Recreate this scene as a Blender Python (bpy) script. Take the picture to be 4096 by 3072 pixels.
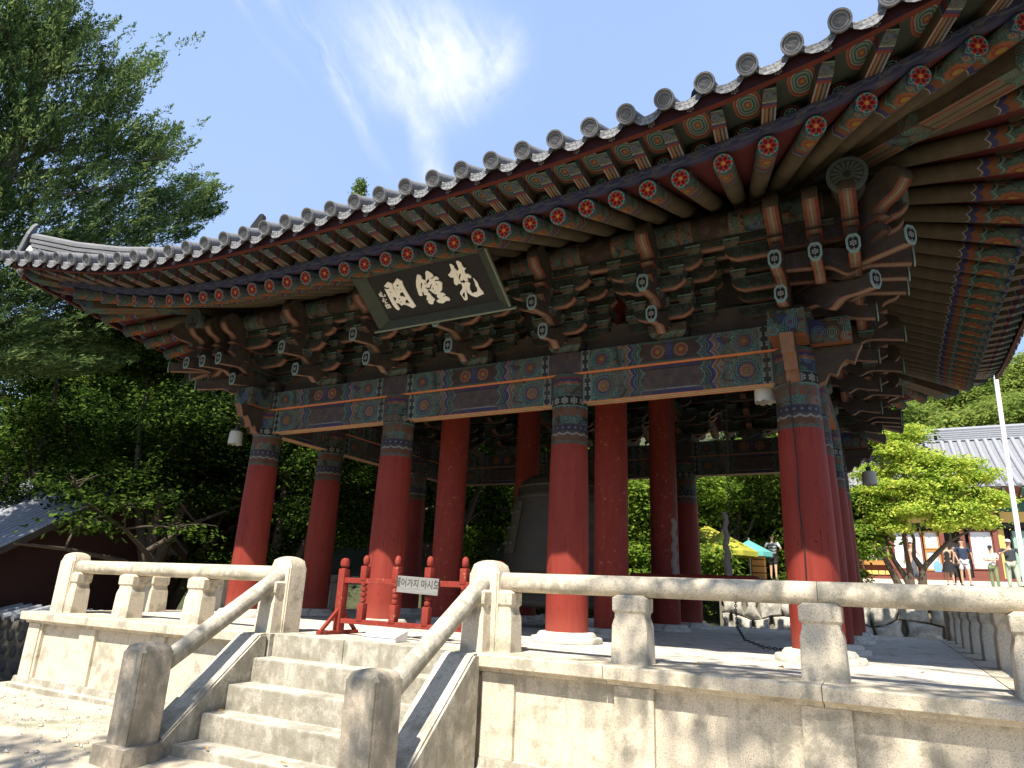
import bpy, bmesh, math, random
import numpy as np
from mathutils import Vector, Matrix
random.seed(7); RNG=np.random.default_rng(7)
K=0.64                      # the scene is laid out in units of 0.64 m and scaled to metres at the end
SC=bpy.context.scene
for o in list(bpy.data.objects): bpy.data.objects.remove(o)
COL=SC.collection
PI=math.pi; R=math.radians
# ------------------------------------------------------------------ camera
cam=bpy.data.cameras.new('camera'); cam.sensor_width=36; cam.lens=23.755; cam.clip_start=.05; cam.clip_end=2000
camo=bpy.data.objects.new('camera',cam); COL.objects.link(camo); SC.camera=camo
camo.location=(6.376,-7.945,.733)
yaw,pit,rol=R(28.816),R(16.968),R(2.415)
fw=Vector((-math.sin(yaw)*math.cos(pit),math.cos(yaw)*math.cos(pit),math.sin(pit)))
rt=Vector((math.cos(yaw),math.sin(yaw),0)); up=rt.cross(fw)
r2=rt*math.cos(rol)+up*math.sin(rol); u2=up*math.cos(rol)-rt*math.sin(rol)
camo.rotation_euler=Matrix((r2,u2,-fw)).transposed().to_euler()
# ------------------------------------------------------------------ light
SUNV=Vector((.08,-1,1.36)).normalized()
sl=bpy.data.lights.new('sun','SUN'); sl.energy=5.0; sl.angle=R(.55); sl.color=(1,.94,.84)
so=bpy.data.objects.new('sun',sl); COL.objects.link(so); so.rotation_euler=SUNV.to_track_quat('Z','Y').to_euler()
so.location=(0,-20,30)
SC.view_settings.view_transform='Standard'; SC.view_settings.look='None'; SC.view_settings.exposure=1.03; SC.view_settings.gamma=1
SC.view_settings.use_curve_mapping=False
SC.render.engine='CYCLES'; SC.cycles.max_bounces=8; SC.cycles.diffuse_bounces=4; SC.cycles.transparent_max_bounces=8
SC.cycles.use_denoising=True
W=bpy.data.worlds.new('World'); SC.world=W; W.use_nodes=True
# ------------------------------------------------------------------ node expression helper
class E:
    nt=None
    def __init__(s,v): s.v=v
    @staticmethod
    def m(op,*a,clamp=False):
        n=E.nt.nodes.new('ShaderNodeMath'); n.operation=op; n.use_clamp=clamp
        for i,x in enumerate(a):
            x=x.v if isinstance(x,E) else x
            if isinstance(x,(int,float)): n.inputs[i].default_value=x
            else: E.nt.links.new(x,n.inputs[i])
        return E(n.outputs[0])
    def __add__(a,b): return E.m('ADD',a,b)
    __radd__=__add__
    def __sub__(a,b): return E.m('SUBTRACT',a,b)
    def __rsub__(a,b): return E.m('SUBTRACT',b,a)
    def __mul__(a,b): return E.m('MULTIPLY',a,b)
    __rmul__=__mul__
    def __truediv__(a,b): return E.m('DIVIDE',a,b)
    def __rtruediv__(a,b): return E.m('DIVIDE',b,a)
    def __lt__(a,b): return E.m('LESS_THAN',a,b)
    def __gt__(a,b): return E.m('GREATER_THAN',a,b)
    def __neg__(a): return E.m('MULTIPLY',a,-1.)
    def abs(a): return E.m('ABSOLUTE',a)
    def frac(a): return E.m('FRACT',a)
    def floor(a): return E.m('FLOOR',a)
    def sin(a): return E.m('SINE',a)
    def cos(a): return E.m('COSINE',a)
    def sqrt(a): return E.m('SQRT',a)
    def pow(a,b): return E.m('POWER',a,b)
    def clamp(a): return E.m('ADD',a,0.,clamp=True)
    def max(a,b): return E.m('MAXIMUM',a,b)
    def min(a,b): return E.m('MINIMUM',a,b)
def ln(a,b): E.nt.links.new(a,b)
def atan2(y,x): return E.m('ARCTAN2',y,x)
def hyp(a,b): return (a*a+b*b).sqrt()
def AND(a,b): return a*b
def rng_(v,a,b): return (v>a)*(v<b)
def mixc(m,a,b):   # m=0 -> a ; m=1 -> b
    n=E.nt.nodes.new('ShaderNodeMix'); n.data_type='RGBA'; n.clamp_factor=True
    m=m.v if isinstance(m,E) else m
    if isinstance(m,(int,float)): n.inputs[0].default_value=m
    else: ln(m,n.inputs[0])
    for k,c in ((6,a),(7,b)):
        if isinstance(c,tuple): n.inputs[k].default_value=(*c[:3],1)
        else: ln(c,n.inputs[k])
    return n.outputs[2]
def noise(vec,scale,detail=3,rough=.55,dist=0.,col=False):
    n=E.nt.nodes.new('ShaderNodeTexNoise'); n.inputs['Scale'].default_value=scale; n.inputs['Detail'].default_value=detail
    n.inputs['Roughness'].default_value=rough; n.inputs['Distortion'].default_value=dist
    ln(vec,n.inputs['Vector']); return n.outputs['Color'] if col else E(n.outputs['Fac'])
def voro(vec,scale,feature='F1',dims='3D'):
    n=E.nt.nodes.new('ShaderNodeTexVoronoi'); n.voronoi_dimensions=dims; n.feature=feature; n.inputs['Scale'].default_value=scale
    ln(vec,n.inputs['Vector']); return n
def comb(x,y,z):
    n=E.nt.nodes.new('ShaderNodeCombineXYZ')
    for i,c in enumerate((x,y,z)):
        c=c.v if isinstance(c,E) else c
        if isinstance(c,(int,float)): n.inputs[i].default_value=c
        else: ln(c,n.inputs[i])
    return n.outputs[0]
def ramp(f,stops,interp='LINEAR'):
    n=E.nt.nodes.new('ShaderNodeValToRGB'); n.color_ramp.interpolation=interp
    e=n.color_ramp.elements
    while len(e)<len(stops): e.new(.5)
    for i,(p,c) in enumerate(stops): e[i].position=p; e[i].color=(*c[:3],1)
    ln(f.v if isinstance(f,E) else f,n.inputs[0]); return n.outputs[0]
def smooth(f,a,b):
    n=E.nt.nodes.new('ShaderNodeMapRange'); n.interpolation_type='SMOOTHSTEP'
    n.inputs[1].default_value=a; n.inputs[2].default_value=b
    ln(f.v,n.inputs[0]); return E(n.outputs[0])
def mulc(c,f):
    n=E.nt.nodes.new('ShaderNodeVectorMath'); n.operation='SCALE'; ln(c,n.inputs[0])
    if isinstance(f,E): ln(f.v,n.inputs['Scale'])
    else: n.inputs['Scale'].default_value=f
    return n.outputs[0]
MATS={}
def material(name,fn,rough=.8,spec=.3,world=False,bump=None):
    """fn(P,x,y,z,nrm) -> colour socket (and optional height E, roughness E)"""
    m=bpy.data.materials.new(name); m.use_nodes=True; nt=m.node_tree; E.nt=nt
    b=nt.nodes['Principled BSDF']; b.inputs['Roughness'].default_value=rough; b.inputs['Specular IOR Level'].default_value=spec
    if world:
        g=nt.nodes.new('ShaderNodeNewGeometry'); pos=g.outputs['Position']; nr=g.outputs['Normal']
    else:
        t=nt.nodes.new('ShaderNodeTexCoord'); pos=t.outputs['Object']; nr=t.outputs['Normal']
    sc=nt.nodes.new('ShaderNodeVectorMath'); sc.operation='SCALE'; sc.inputs['Scale'].default_value=1/K; ln(pos,sc.inputs[0]); P=sc.outputs[0]
    s=nt.nodes.new('ShaderNodeSeparateXYZ'); ln(P,s.inputs[0]); x,y,z=(E(o) for o in s.outputs)
    s2=nt.nodes.new('ShaderNodeSeparateXYZ'); ln(nr,s2.inputs[0]); nv=tuple(E(o) for o in s2.outputs)
    r=fn(P,x,y,z,nv)
    h=None
    if isinstance(r,tuple): r,h=r
    ln(r,b.inputs['Base Color'])
    if h is not None:
        bp=nt.nodes.new('ShaderNodeBump'); bp.inputs['Strength'].default_value=bump or .4; bp.inputs['Distance'].default_value=.02
        ln(h.v,bp.inputs['Height']); ln(bp.outputs[0],b.inputs['Normal'])
    MATS[name]=m; return m
# ------------------------------------------------------------------ paint colours of the temple woodwork
CY=(.26,.52,.46); TEAL=(.09,.20,.17); DG=(.030,.060,.045); RED=(.46,.06,.035); ORG=(.56,.18,.075); SAL=(.62,.30,.18)
BLU=(.055,.06,.27); DBL=(.05,.05,.14); WOOD=(.20,.135,.08); YEL=(.62,.38,.05); MAR=(.085,.018,.022); BLK=(.012,.012,.012)
WHT=(.62,.62,.55); PUR=(.12,.075,.10); TAN=(.45,.30,.17)
def wear(P,c,amt=.5,s=6.):
    n=noise(P,s,4,.65); n2=noise(P,s*.25,2)
    c=mixc(smooth(n*n2*2.,.52,.72)*amt,c,WOOD); c=mixc(.42,c,(.105,.088,.066))
    return mulc(c,.18+n*.46)
def rings(r,stops):
    c=stops[-1][1]
    for rad,col in reversed(stops[:-1]): c=mixc(r<rad,c,col)
    return c
def flower(u,v,rad,n,stops,bg,amp=.12,ph=0.):
    r=hyp(u,v)/rad; a=atan2(v,u)
    rr=r/(1.+amp*((a*float(n)+ph).cos().abs()*2.-1.))
    return mixc(rr<1.,bg,rings(rr,stops+[(9.,stops[-1][1])]))
def scrolls(u,v,scale,seed=0.):
    """swirl filler: nested rings round scattered centres"""
    vec=comb(u+seed,v+seed*.7,0.)
    n=voro(vec,scale,dims='2D'); d=E(n.outputs['Distance'])
    sep=E.nt.nodes.new('ShaderNodeSeparateColor'); ln(n.outputs['Color'],sep.inputs[0]); q=E(sep.outputs[0])
    base=ramp(q,[(0,DG),(.35,TEAL),(.6,(.10,.06,.03)),(.8,BLU),(.9,ORG)],'CONSTANT')
    c=mixc(rng_(d,.30,.37),base,CY); c=mixc(rng_(d,.17,.22),c,CY); c=mixc(d<.10,c,ramp(q,[(0,CY),(.5,ORG),(.8,RED)],'CONSTANT'))
    c=mixc(rng_(d,.47,.52),c,ramp(q,[(0,CY),(.45,SAL),(.8,CY)],'CONSTANT'))
    return c
def dots(u,v,cell,rad=.13):
    """small six-dot white flowers on black, one per cell"""
    fu=(u/cell).frac()-.5; fv=(v/cell).frac()-.5
    r=hyp(fu,fv); a=atan2(fv,fu); ph=((a*(6/(2*PI))).frac()-.5)/(6/(2*PI))
    du=r*ph.cos()-.28; dv=r*ph.sin()
    m=(hyp(du,dv)<rad).max(r<rad)
    return m
def bands(t,cols,bg):
    """cols: list of (t0,t1,colour)"""
    c=bg
    for a,b,k in cols: c=mixc(rng_(t,a,b),c,k)
    return c
def m_beam(name,L,z0,z1,kind):
    def fn(P,x,y,z,n):
        v=(z-z0)/(z1-z0); s=(1.825-.3)/(L/2-.3); H=z1-z0
        a=(L/2-.3-x.abs())*s           # distance from the beam end, in standard units
        vz=z-(z0+z1)/2
        c=scrolls(x,z,6.2,1.3)
        fl=flower(a-.37,vz,H*.50,8,[(.16,YEL),(.22,RED),(.42,SAL if kind=='chang' else (.45,.12,.06)),(.46,(.1,.02,.02)),(.58,BLU),(.64,CY),(.74,DG),(.80,CY),(.90,TEAL),(.97,CY)],c,.10)
        c=mixc(rng_(a,.15,.66),c,fl)
        wv=(v*PI*2.).cos().abs()*.07
        t=a+wv
        c=bands(t,[(.80,.815,CY),(.83,.875,(.50,.16,.07)),(.875,.89,WHT),(.90,.965,BLU),(.965,.975,CY),(.985,1.04,DG),(1.01,1.02,CY),(1.06,1.075,CY)],c)
        if kind=='chang':
            pc=mixc(rng_(v,.16,.84),PUR,(.17,.11,.12))
            lat=((x*16.+z*16.).frac()-.5).abs().max(((x*16.-z*16.).frac()-.5).abs())
            pc=mixc(rng_(v,.22,.80)*(lat>.42),pc,(.09,.06,.05))
            pc=mixc(v<.16,pc,BLU); pc=mixc(rng_(v,.15,.19),pc,WHT); pc=mixc(rng_(v,.84,.9),pc,BLK); pc=mixc(v>.9,pc,BLU)
            c=mixc(t>1.10,c,pc)
        else:
            g=mixc(((x.abs()-.0).abs()<.05),(.10,.035,.03),BLU)
            pc=flower(x.abs()-.19,vz,H*.36,8,[(.25,YEL),(.6,RED),(.8,SAL),(.92,DG)],g,.10)
            pc=mixc(rng_(v,.0,.10).max(v>.9),pc,TEAL)
            c=mixc(t>1.10,c,pc)
        st=mixc(dots(a+.07,z,.15),BLK,WHT); st=mixc(rng_(a,.0,.025).max(rng_(a,.13,.155)),st,CY)
        c=mixc(a<.155,c,st)
        # the part hidden by / crossing a column
        c=mixc(a<0.,c,PUR)
        c=wear(P,c,.55)
        # cracks along the grain
        cr=noise(comb(x*.5,y,z*14.),1.0,2); c=mixc(rng_(cr,.497,.503)*.8,c,BLK)
        if kind=='chang':
            st2=bands((y/.28+.5),[(0.,.14,ORG),(.14,.3,TAN),(.3,.36,BLK),(.36,.64,TAN),(.64,.70,BLK),(.70,.86,TAN),(.86,1.,ORG)],TAN)
        else: st2=mixc(.0,ORG,ORG)
        st2=mulc(st2,.6+noise(P,9.)*.7)
        c=mixc(n[2]<-.5,c,st2)
        return c
    return material(name,fn,.75)
def f_column(P,x,y,z,n):
    ang=atan2(y,x); u=ang*.30
    red=mixc(noise(comb(x*5.,y*5.,z*.35),2.2,4,.6),(.160,.022,.015),(.265,.046,.031))
    red=mixc(smooth(noise(P,1.1,3),.45,.62)*.25,red,(.16,.02,.012)); red=mixc(smooth(noise(comb(ang*1.6,z*.12,0.),7.,3,.7),.60,.66)*.45,red,(.22,.02,.015))
    red=mixc(smooth(z*-1.,-.5,-.12)*.4,red,(.33,.085,.055))
    ck=noise(comb(ang*2.2,z*.22,1.),3.,1); red=mixc(rng_(ck,.495,.503)*.85,red,(.05,.008,.006))
    w=(u*(PI/.30*2)).sin().abs()
    # band 3.10..4.32 : painted head of the column
    c=(.16,.13,.10)
    t=z+w*.03
    sc=scrolls(u,z,5.0,3.)
    c=bands(t,[(3.10,3.17,(.20,.24,.20)),(3.17,3.27,(.30,.12,.06)),(3.27,3.30,WHT)],(.15,.12,.10))
    zz=(u/.105).frac()-.5; dd=hyp(zz*.105,z-3.37)
    bl=mixc(dd<.022,DBL,(.35,.35,.32)); c=mixc(rng_(z,3.32,3.42),c,bl)
    c=mixc(rng_(z,3.44,3.74),c,mixc(rng_(t,3.60,3.74)*(w>.3),sc,(.42,.13,.05)))
    st=mixc(dots(u,z-3.76,.157),BLK,WHT); c=mixc(rng_(z,3.76,3.92),c,st)
    c=mixc(rng_(z,3.74,3.76).max(rng_(z,3.92,3.94)),c,CY)
    c=mixc(rng_(z,3.94,4.12),c,scrolls(u,z,6.5,5.))
    c=mixc(z>4.12,c,bands(t,[(4.12,4.15,CY),(4.15,4.20,ORG),(4.20,4.25,BLU),(4.25,4.28,RED),(4.28,4.34,TEAL)],TEAL))
    c=wear(P,c,.9,5.)
    return mixc(z>3.10,red,c),noise(comb(x*4.,y*4.,z*.3),4.,3)
def f_redwood(P,x,y,z,n):
    c=mixc(noise(comb(x*4.,y*4.,z*.6),3.,4),(.165,.022,.015),(.27,.046,.031))
    c=mixc(smooth(noise(P,11.,4,.7),.60,.68)*.5,c,(.42,.20,.14))
    return c,noise(P,14.,3)
def f_rafter(P,x,y,z,n):
    # local x runs from the flower end (0) inward
    ang=atan2(z,y); w=(ang*3.).cos().abs()*.05; t=x+w
    sc=scrolls(ang*.14,x,8.,2.)
    c=(.17,.115,.07)
    wd=noise(comb(x*.7,y*6.,z*6.),3.,3); wood=mixc(wd,(.115,.085,.048),(.26,.20,.12))
    c=mixc(t<.74,wood,sc)
    c=mixc(rng_(x,.12,.46)*((ang+PI/2).abs()<1.1),c,flower((ang+PI/2)*.14,(x-.29)*.75,.125,5,[(.4,YEL),(.62,RED),(.85,ORG)],TEAL,.1))
    c=bands(t,[(.02,.05,CY),(.05,.08,BLU),(.50,.53,CY),(.56,.66,(.42,.13,.05)),(.66,.74,BLU),(.74,.76,WHT)],c)
    c=wear(P,c,.45,5.)
    r=hyp(y,z); a=atan2(z,y)
    k=(((a+PI/2)*(6/(2*PI))).frac()-.5).abs()*2.   # 0 at the petal axis
    pet=.114*(1.-k.pow(1.4)*.50)
    e=mixc(r<.106+.008*(k*PI*2.).cos().abs(),(.02,.03,.025),(.13,.27,.24)); e=mixc(r<.112*(.80+k*.10),e,DG)
    e=mixc(r<pet*1.0,e,(.25,.14,.10)); e=mixc(r<pet*.92,e,(.42,.035,.022)); e=mixc((hyp(r-.055,k*.035)<.026),e,(.12,.010,.010))
    e=mixc(r<.022,e,(.42,.24,.04))
    e=mulc(e,.55+noise(P,12.)*.4)
    return mixc(n[0]<-.7,c,e)
def f_buyeon(P,x,y,z,n):
    # x from outer end inward, y across, z up; top surface at z=0
    wood=mixc(noise(comb(x*.7,y*6.,z*6.),3.,3),(.12,.08,.045),(.27,.19,.115))
    bot=bands((y/.15+.5),[(0,.12,WHT),(.12,.26,BLU),(.26,.44,TAN),(.44,.56,BLK),(.56,.74,TAN),(.74,.88,RED),(.88,1.,WHT)],TAN)
    sw=scrolls(x,y,9.,4.); bot=mixc(x<.17,bot,sw); bot=bands(x,[(.0,.012,CY),(.17,.19,WHT),(.19,.23,BLU),(.23,.27,RED)],bot)
    side=mixc(x<.16,wood,scrolls(x,z,9.,2.)); side=bands(x,[(.16,.20,RED),(.20,.25,BLU),(.25,.265,CY),(.0,.012,CY)],side)
    c=mixc(n[2]<-.5,side,bot)
    e=mixc((hyp(y,z+.08)<.03),(.05,.035,.03),(.2,.1,.07)); c=mixc(n[0]<-.7,c,e)
    return wear(P,c,.55,5.)
def f_tongue(P,x,y,z,n):
    # the arm end pointing to -y : painted end face, salmon underside, dark scrolled flanks
    fl=mixc(noise(P,3.,3),(.075,.055,.045),(.17,.12,.08))
    vn=voro(comb(y,z,0.),6.5,dims='2D'); d=E(vn.outputs['Distance'])
    fl=mixc(rng_(d,.2,.27).max(d<.08)*.7,fl,(.10,.08,.20))
    fl=mixc((n[0].abs()>.5)*rng_(noise(comb(y,z,3.),3.,2),.47,.5),fl,(.16,.12,.22))
    un=bands(x.abs(),[(0,.012,WHT),(.055,.10,(.42,.07,.04))],SAL)
    c=mixc(n[2]<-.35,fl,un)
    c=wear(P,c,.4,5.)
    return c
def f_hex(P,x,y,z,n):
    r=hyp(x,z); m=dots(x+.055,z+.055,.11,.12)
    return mixc(m,BLK,(.20,.18,.15))
def f_arm(P,x,y,z,n):
    s=mixc(noise(P,4.,3),(.018,.028,.024),(.055,.07,.055))
    vn=voro(comb(x*1.,z,y*.2),9.5,dims='2D'); d=E(vn.outputs['Distance']); s=mixc(rng_(d,.2,.28)*.9,s,(.13,.27,.24)); s=mixc((z<.016).max(z>.184)*.9,s,(.16,.32,.28)); s=mixc(rng_(z,.030,.042)*.7,s,(.10,.20,.18))
    un=bands(y.abs(),[(0,.012,WHT),(.05,.10,(.50,.09,.04))],(.66,.27,.15))
    c=mixc(n[2]<-.35,s,un)
    return wear(P,c,.35,5.)
def f_block(P,x,y,z,n):
    e=x.abs().max(y.abs())
    a=scrolls(x+y,z,11.,.4)
    c=mixc(.45,(.03,.05,.045),a)
    c=mixc(z>.100,c,CY); c=mixc(z<.018,c,CY); c=mixc(rng_(z,.045,.055),c,(.14,.30,.27)); c=mixc((((x.abs()-y.abs()).abs()<.012)*(z<.06)),c,CY)
    c=mixc(n[2].abs()>.5,c,(.06,.05,.04))
    return mulc(wear(P,c,.3,5.),1.5)
def f_base(P,x,y,z,n):
    c=mixc(noise(P,3.,3),(.09,.07,.05),(.15,.11,.08))
    p=mixc(.2,scrolls(x,y,7.,.2),(.3,.1,.06)); c=mixc(n[2]<-.2,c,p)
    p2=scrolls(x+y,z,6.5,.9)
    c=mixc((z<.13)*(n[2].abs()<.95),c,p2)
    return wear(P,c,.3)
def f_purlin(P,x,y,z,n):
    ang=atan2(z,y); u=ang*.22
    c=scrolls(x,u,5.8,7.)
    q=((x/1.825).frac()-.5).abs()*2.
    qz=q+(u*30.).sin().abs()*.05; c=mixc(rng_(qz,.50,.54),c,ORG); c=mixc(rng_(qz,.33,.36),c,ORG); c=mixc(q<.30,c,(.05,.03,.025)); c=mixc(q>.90,c,BLK)
    c=mixc((q>.9)*dots(x,u,.14),c,WHT); c=mixc(rng_(q,.88,.9),c,CY); c=mixc(q<.12,c,(.08,.03,.03))
    return wear(P,c,.5)
def f_blueband(P,x,y,z,n):
    w=noise(comb(x,y,z),6.,2); s=(x*22.+w*14.).sin()*.03
    c=mixc(rng_(z+s*.8,-.012,.012),(.055,.055,.23),(.22,.30,.36))
    c=mixc(((z+.045).abs()<.008).max((z-.045).abs()<.008),c,(.10,.12,.25))
    return wear(P,c,.5)
def f_tileboard(P,x,y,z,n):
    fx=((x/.468+.25).frac()-.5)*.468; r=hyp(fx,z+.01); a=atan2(z+.01,fx)
    ph=((a*(6/(2*PI))).frac()-.5)/(6/(2*PI))
    m=(hyp(r*ph.cos()-.033,r*ph.sin())<.013).max(r<.013)
    c=mixc(m,(.035,.012,.015),(.22,.20,.20)); c=mixc(z<-.066,c,(.09,.022,.015))
    return mulc(c,.6+noise(P,6.)*.6)
def f_soffit(P,x,y,z,n):
    c=mixc(noise(P,4.,3),(.06,.010,.010),(.11,.02,.018)); return c
def f_soffit2(P,x,y,z,n):
    # boards above the flying rafters; one oval motif per gap
    fx=x; fy=(y-.30)
    r=hyp(fx/.15,fy/.24)
    c=rings(r+(atan2(fy,fx)*4.).cos()*.03,[(.13,YEL),(.28,RED),(.40,CY),(.50,DG),(.62,CY),(.72,TEAL),(.80,WHT),(.92,RED),(1.05,ORG),(9.,(.05,.09,.07))])
    return wear(P,c,.3,5.)
def f_backplate(P,x,y,z,n):
    r=hyp(x,z+.05); c=rings(r+(atan2(z,x)*5.).cos().abs()*.012,[(.02,CY),(.035,BLK),(.048,CY),(.065,BLK),(.078,CY),(.10,BLK),(.115,(.2,.04,.03)),(9,BLK)])
    return mulc(c,.5+noise(P,7.)*.3)
def f_hip(P,x,y,z,n):
    # x = distance along from outer end
    wd=noise(comb(x*.7,y*5.,z*5.),3.,3); c=mixc(wd,(.11,.075,.045),(.26,.18,.11))
    b=bands((y/.34+.5),[(0,.1,TAN),(.1,.22,RED),(.22,.46,(.33,.25,.15)),(.46,.52,BLK),(.52,.78,(.33,.25,.15)),(.78,.9,RED),(.9,1,TAN)],TAN)
    q=((x/1.5).frac()); b=mixc(q<.35,b,scrolls(x,y,6.,3.)); c=mixc(n[2]<-.5,c,b)
    c=mixc((q<.2)*(n[2]>-.5),c,scrolls(x,z,6.,1.))
    return wear(P,c,.6,5.)
def f_medal(P,x,y,z,n):
    r=hyp(x,z); a=atan2(z,x); k=((a*(16/(2*PI))).frac()-.5).abs()
    c=mixc((k<.33)*rng_(r,.05,.19),(.016,.020,.018),(.06,.075,.065)); c=mixc(r>.2,c,(.06,.075,.07))
    return c
def f_darkwood(P,x,y,z,n): return mixc(noise(P,3.,3),(.035,.028,.022),(.085,.065,.048))
def f_sideend(P,x,y,z,n):
    c=scrolls(x+y,z,5.5,2.2); c=mixc(n[2]<-.5,c,ORG); return wear(P,c,.3)
def f_graywood(P,x,y,z,n): 
    return mixc(noise(comb(x*1.2,y*14.,z*14.),2.,4,.7),(.13,.125,.115),(.28,.27,.25)),noise(comb(x,y*12.,z*12.),3.,3)
def stone(dark=.0,scale=1.,tint=(.58,.50,.37),streak=True):
    def fn(P,x,y,z,n):
        sp=noise(P,34.,3,.8); sp2=noise(P,90.,1); big=noise(P,1.7,4,.6); mid=noise(P,5.5,4,.65)
        c=mixc(sp,tuple(t*.72 for t in tint),tuple(min(1,t*1.22) for t in tint))
        c=mixc((sp2>.62)*.6,c,(.16,.14,.12)); c=mixc((sp2<.35)*.4,c,(.72,.69,.62))
        st=smooth(mid*big*2.,.50-dark*.35,.78-dark*.3)
        c=mixc(st*.6,c,(.20,.19,.14))
        if streak:
            k=noise(comb(x*9.,y*9.,z*.8),1.,3,.7); c=mixc(smooth(k,.55-dark*.2,.75)*(.25+dark*.6),c,(.14,.13,.10))
        if .25<dark<.35: c=mixc((n[2]<.5)*.16,c,(.22,.20,.15))  # even shade painted on upright step faces, setting risers off from treads
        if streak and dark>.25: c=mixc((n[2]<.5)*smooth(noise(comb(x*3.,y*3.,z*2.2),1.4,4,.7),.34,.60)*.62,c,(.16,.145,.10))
        if dark>0: c=mixc(smooth(noise(P,2.3,5,.7),.62-dark*.35,.72)*dark,c,(.12,.10,.08))
        return c,sp*.6+mid*.5
    return fn
def f_tile(P,x,y,z,n):
    a=noise(P,3.,4,.6); b=noise(P,22.,3,.7)
    c=mixc(a,(.10,.10,.105),(.21,.21,.215)); c=mixc(smooth(b,.58,.72)*.5,c,(.28,.275,.265)); return c,b
def f_tileface(P,x,y,z,n):
    r=hyp(x,z); a=atan2(z,x)
    v=noise(P,30.,2)
    m=rng_(r,.072,.082).max((r<.064)*(((a*1.27).frac()-.5).abs()+(r*34.).sin()*.22<.22))
    c=mixc(m,(.08,.08,.085),(.24,.24,.24)); return mulc(c,.8+v*.4), m*.7+v*.4
def f_dripface(P,x,y,z,n):
    v=noise(P,24.,3); return mixc(smooth(v,.42,.6),(.10,.10,.105),(.23,.23,.23)),v
def f_bronze(P,x,y,z,n):
    return mixc(noise(P,2.5,4),(.030,.024,.015),(.065,.052,.033)),noise(P,8.,3)
def f_earth(P,x,y,z,n):
    a=noise(P,.5,5,.6); b=noise(P,5.,4,.7); c=mixc(a,(.38,.32,.23),(.58,.51,.40)); c=mixc(smooth(b,.5,.75)*.55,c,(.24,.20,.14))
    c=mixc(smooth(noise(P,.9,3),.60,.72)*.6,c,(.12,.14,.05))
    far=smooth(y*-1.,4.5,7.).max(smooth(x.abs(),11.,13.)); c=mixc(far*.9,c,(.07,.065,.035))  # outer ground colour darkened to cut the light it bounces back
    return c,b*.8+noise(P,22.,2)*.4
def flat(c,var=.15,s=4.):
    def fn(P,x,y,z,n): return mulc(mixc(.0,c,c),(1-var)+noise(P,s,3)*var*2)
    return fn
M=MATS
for nme,f,rg,bm in [('column_paint',f_column,.55,.15),('red_paint',f_redwood,.6,.3),('rafter_paint',f_rafter,.75,None),('buyeon_paint',f_buyeon,.75,None),
  ('tongue_paint',f_tongue,.75,None),('hex_paint',f_hex,.7,None),('arm_paint',f_arm,.75,None),('block_paint',f_block,.75,None),('base_paint',f_base,.75,None),
  ('purlin_paint',f_purlin,.75,None),('blue_band',f_blueband,.75,None),('tile_board',f_tileboard,.8,None),('soffit',f_soffit,.85,None),('soffit_motif',f_soffit2,.8,None),
  ('back_plate',f_backplate,.8,None),('hip_paint',f_hip,.75,None),('medallion',f_medal,.8,None),('dark_wood',f_darkwood,.85,None),('beam_end_paint',f_sideend,.75,None),
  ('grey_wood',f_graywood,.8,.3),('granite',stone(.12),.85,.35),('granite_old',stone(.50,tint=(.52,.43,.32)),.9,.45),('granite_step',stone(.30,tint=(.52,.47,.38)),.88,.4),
  ('granite_floor',stone(.05,tint=(.60,.56,.47),streak=False),.85,.25),('clay_tile',f_tile,.65,.3),('tile_face',f_tileface,.6,.8),('drip_face',f_dripface,.65,.8),('bronze',f_bronze,.55,.5),('earth',f_earth,.95,.7)]:
    material(nme,f,rg,spec=(.12 if 'paint' in nme or 'board' in nme else .3),bump=bm)
material('rock',stone(.40,tint=(.54,.50,.42),streak=False),.9,bump=.6)
BE={}
def beam_mat(L,kind):
    k=(L,kind)
    if k not in BE: BE[k]=m_beam('painted_%s_%d'%(kind,len(BE)),L,*((3.83,4.32) if kind=='chang' else (4.32,4.70)),kind)
    return BE[k]
def simple(name,c,rough=.7,var=.12,s=4.):
    if name not in M: material(name,flat(c,var,s),rough)
    return M[name]
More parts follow.
